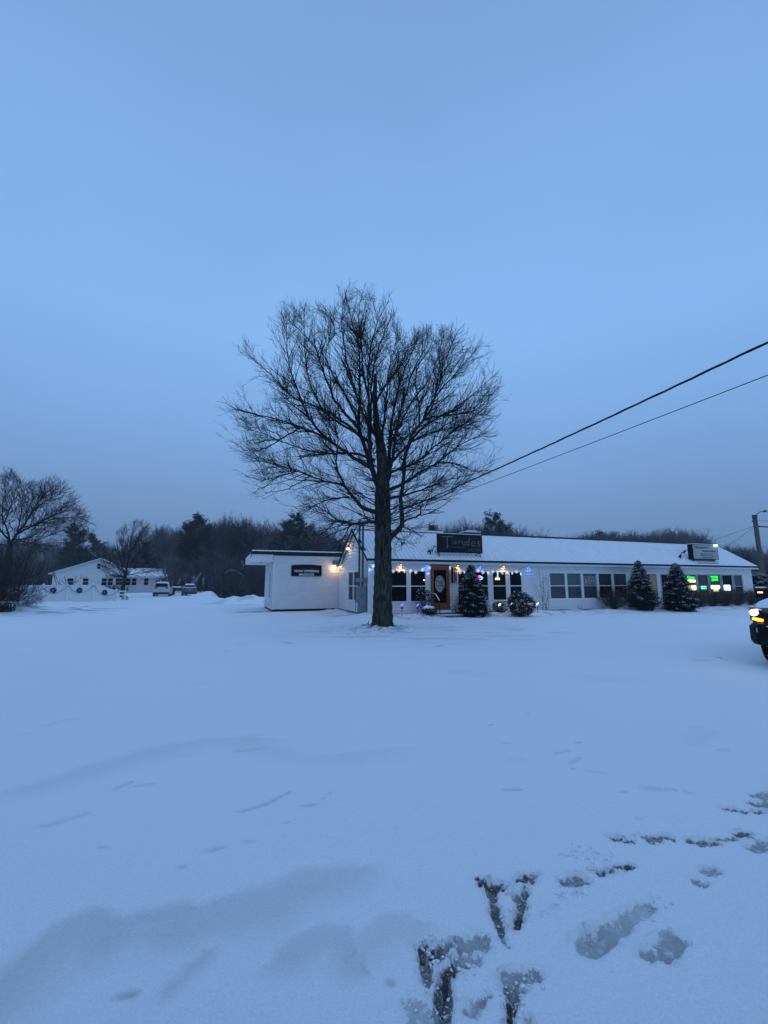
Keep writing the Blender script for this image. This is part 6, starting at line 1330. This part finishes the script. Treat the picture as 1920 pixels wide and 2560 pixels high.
# local coordinates: origin at the front passenger corner on the ground; x to the truck's left, y to the rear
def sec(y, w, zl, zt, inset=0, r=.08):
    xs = [(inset, zl + r), (inset + r * .6, zl), (2 * w - inset - r * .6, zl), (2 * w - inset, zl + r), (2 * w - inset, zt - r), (2 * w - inset - r, zt), (inset + r, zt), (inset, zt - r)]
    return [(x, y, z) for x, z in xs]
mb = MB(); mb.loft([sec(.10, W2, .55, 1.02, .10), sec(.16, W2, .50, 1.12, .04), sec(.45, W2, .62, 1.20, .01), sec(1.35, W2, .62, 1.27, .0), sec(1.45, W2, .42, 1.28, .0), sec(3.9, W2, .42, 1.28, .0), sec(5.75, W2, .55, 1.26, .0), sec(5.8, W2, .58, 1.22, .03)])
mb.build('body', BP, pk)
mb = MB(); mb.loft([sec(1.40, W2, 1.20, 1.30, .10), sec(2.05, W2, 1.20, 1.86, .22), sec(2.3, W2, 1.20, 1.92, .22), sec(3.5, W2, 1.2, 1.90, .22), sec(3.85, W2, 1.2, 1.35, .14)]); mb.build('cab', BP, pk)
mb = MB(); mb.quad((.22, 1.475, 1.36), (1.74, 1.475, 1.36), (1.66, 2.0, 1.80), (.30, 2.0, 1.80)); mb.v = [(x, y - .05, z + .05) for x, y, z in mb.v]; mb.build('windshield', GLASS, pk)
mb = MB()
for x, y0, y1 in ((.10, 1.7, 3.6), (1.86, 1.7, 3.6)): mb.quad((x, y0, 1.34), (x, y1, 1.34), (x + (.08 if x < 1 else -.08), y1 - .15, 1.80), (x + (.08 if x < 1 else -.08), y0 + .35, 1.80))
mb.build('side_window', GLASS, pk)
mb = MB(); mb.loft([sec(-.06, W2, .46, .80, .22), sec(-.02, W2, .42, .84, .10), sec(.10, W2, .42, .86, -.01), sec(.42, W2, .46, .84, -.02)]); bmp = mb.build('front_bumper', mat('bumper_black', (.007, .007, .009), .45, var=.5, vscale=6, spec=.15), pk)
mb = MB(); mb.tube([(.30, -.075, .80), (.55, -.09, .74), (1.4, -.09, .74), (1.66, -.075, .80)], .012, 6); mb.tube([(.55, -.085, .50), (1.4, -.085, .50)], .012, 6); mb.build('chrome_strip', CHROME, bmp)
mb = MB(); mb.box(.46, 1.50, .045, .095, .90, 1.17); mb.build('grille', mat('grille_black', (.004, .004, .005), .6, spec=.08), pk)
mb = MB(); mb.box(.46, 1.50, .030, .044, 1.10, 1.12); mb.box(.5, 1.46, .030, .044, .93, .945); mb.build('grille_bar', CHROME, pk)
for sx in (0, 1):
    f = lambda x: x if sx == 0 else 2 * W2 - x
    mb = MB(); mb.loft([[(f(-.005), .19, .88), (f(.44), .075, .88), (f(.44), .075, 1.15), (f(-.01), .20, 1.15)], [(f(.08), .30, .88), (f(.44), .20, .88), (f(.44), .20, 1.15), (f(.07), .30, 1.15)]]); hl = mb.build('headlight', mat('lamp_housing', (.07, .06, .06), .2), pk)
    mb = MB(); mb.lathe([(.02, -.03), (.055, -.02), (.072, .0), (.072, .03)], 18, Matrix.Translation((f(.085), .12, 1.045)) @ Matrix.Rotation(-math.pi / 2, 4, 'X') @ Matrix.Scale(.9, 4, Vector((0, 1, 0)))); mb.build('lit_bulb', mat('head_lit', (1, .9, .75), .3, emit=(1, .80, .52), estr=7), hl)
    mb = MB(); mb.tube([(f(.06), .115, .925), (f(.14), .085, .91), (f(.22), .07, .90)], [.024, .034, .030], 8); mb.build('turn_signal', mat('amber_lit', (1, .4, .05), .4, emit=(1, .34, .03), estr=3.5), hl)
    for ty in (1.0, 4.75):
        Mx = Matrix.Translation((f(.12), ty, .40)) @ Matrix.Rotation(math.pi / 2, 4, 'Y')
        pr = [(.24, -.13), (.36, -.135), (.395, -.10), (.40, -.05), (.40, .05), (.395, .10), (.36, .135), (.24, .13)]
        mb = MB(); mb.lathe(pr, 28, Mx)
        for k in range(28):
            a = k * 2 * math.pi / 28
            for zz in (-.09, 0, .09): M3 = Mx @ Matrix.Rotation(a + (.11 if zz == 0 else 0), 4, 'Z') @ Matrix.Translation((.402, 0, zz)); mb.box(-.01, .010, -.028, .028, -.035, .035, M3)
        wh = mb.build('wheel', TYRE, pk); mb = MB(); mb.lathe([(.04, -.15), (.23, -.137), (.23, .137), (.04, .15)], 18, Mx); mb.build('rim', RUBWHEEL, wh)
        a = rng.uniform(0, 6.28, 60); zz = rng.uniform(-.12, .12, 60); C = np.stack([.416 * np.cos(a), .416 * np.sin(a), zz], 1); C = np.array([list(Mx @ Vector(c)) for c in C]); lv, lf = leaves(C, rng.normal(0, 1, C.shape), .012, .7); obj('snow_fleck', raw_mesh('snow_fleck', lv, lf), SNOW, wh)
    mb = MB(); xx = -.20 if sx == 0 else .20; base = 0.02 if sx == 0 else 2 * W2 - .02
    mb.loft([[(base + xx * .4, 1.78, 1.31), (base + xx * 1.6, 1.76, 1.31), (base + xx * 1.6, 1.76, 1.53), (base + xx * .4, 1.78, 1.53)], [(base + xx * .4, 1.90, 1.33), (base + xx * 1.5, 1.90, 1.33), (base + xx * 1.5, 1.90, 1.51), (base + xx * .4, 1.90, 1.51)]]); mi = mb.build('side_mirror', BLACK, pk)
    mb = MB(); mb.tube([(base, 1.84, 1.30), (base + xx * .5, 1.84, 1.30)], .03, 6); mb.build('mirror_arm', BLACK, mi)
    mb = MB(); q0, q1 = sorted((base + xx * .7, base + xx * 1.55)); mb.box(q0 + .04, q1 - .04, 1.738, 1.752, 1.42, 1.45); mb.build('mirror_signal', mat('mirror_amber', (1, .6, .4), .4, emit=(1, .55, .3), estr=3), mi)
    mb = MB(); mb.box(q0, q1, 1.765, 1.89, 1.535, 1.57); mb.build('mirror_snow', SNOW, mi)
mb = MB(); mb.box(.13, .29, -.036, -.028, .665, .755, Matrix.Rotation(R(0), 4, 'Z')); mb.build('plate_sticker', mat('sticker_grey', (.42, .44, .46), .5), pk)
mb = MB()
secs = []
for y, zt, ins, th in ((.14, 1.10, .10, .02), (.22, 1.145, .05, .05), (.45, 1.20, .03, .075), (.9, 1.24, .03, .08), (1.34, 1.27, .06, .09), (1.42, 1.30, .12, .02)):
    secs.append([(ins, y, zt), (ins + .08, y, zt + th), (.7, y, zt + th * 1.15), (W2, y, zt + th), (1.3, y, zt + th * 1.15), (2 * W2 - ins - .08, y, zt + th), (2 * W2 - ins, y, zt)])
mb.loft(secs); mb.loft([[(.3, y, 1.90), (.36, y, 1.98), (1.6, y, 1.98), (1.66, y, 1.90)] for y in (2.2, 2.6, 3.4)]); mb.build('snow_cover', SNOW, pk, True)
for sx in (.17, 2 * W2 - .17):
    ld = bpy.data.lights.new('headlight_beam', 'SPOT'); ld.energy = 6; ld.color = (1, .70, .42); ld.spot_size = R(110); ld.spot_blend = .9; ld.shadow_soft_size = .08
    lo = bpy.data.objects.new('headlight_beam', ld); col.objects.link(lo); lo.parent = pk; lo.location = (sx, .0, 1.05); lo.rotation_euler = (R(82), 0, math.pi)
pk.location = (AT(1866, 1535, 8.75).x, 8.75, 0); pk.rotation_euler = (0, 0, heading); pk.scale = (1, 1, .94)

# ---------------------------------------------------------------- cold hazy air
mb = MB(); mb.box(-420, 420, -30, 260, -7, 24); hz = mb.build('haze', None); hm = bpy.data.materials.new('haze'); hm.use_nodes = True; hn = hm.node_tree; hn.nodes.clear()
ho = hn.nodes.new('ShaderNodeOutputMaterial'); hv = hn.nodes.new('ShaderNodeVolumePrincipled'); hv.inputs['Color'].default_value = (.9, .93, 1, 1); hv.inputs['Density'].default_value = .0008
hn.links.new(hv.outputs[0], ho.inputs['Volume']); hz.data.materials.append(hm); tag(hz, 'cold snowy haze over the lot', kind='stuff')
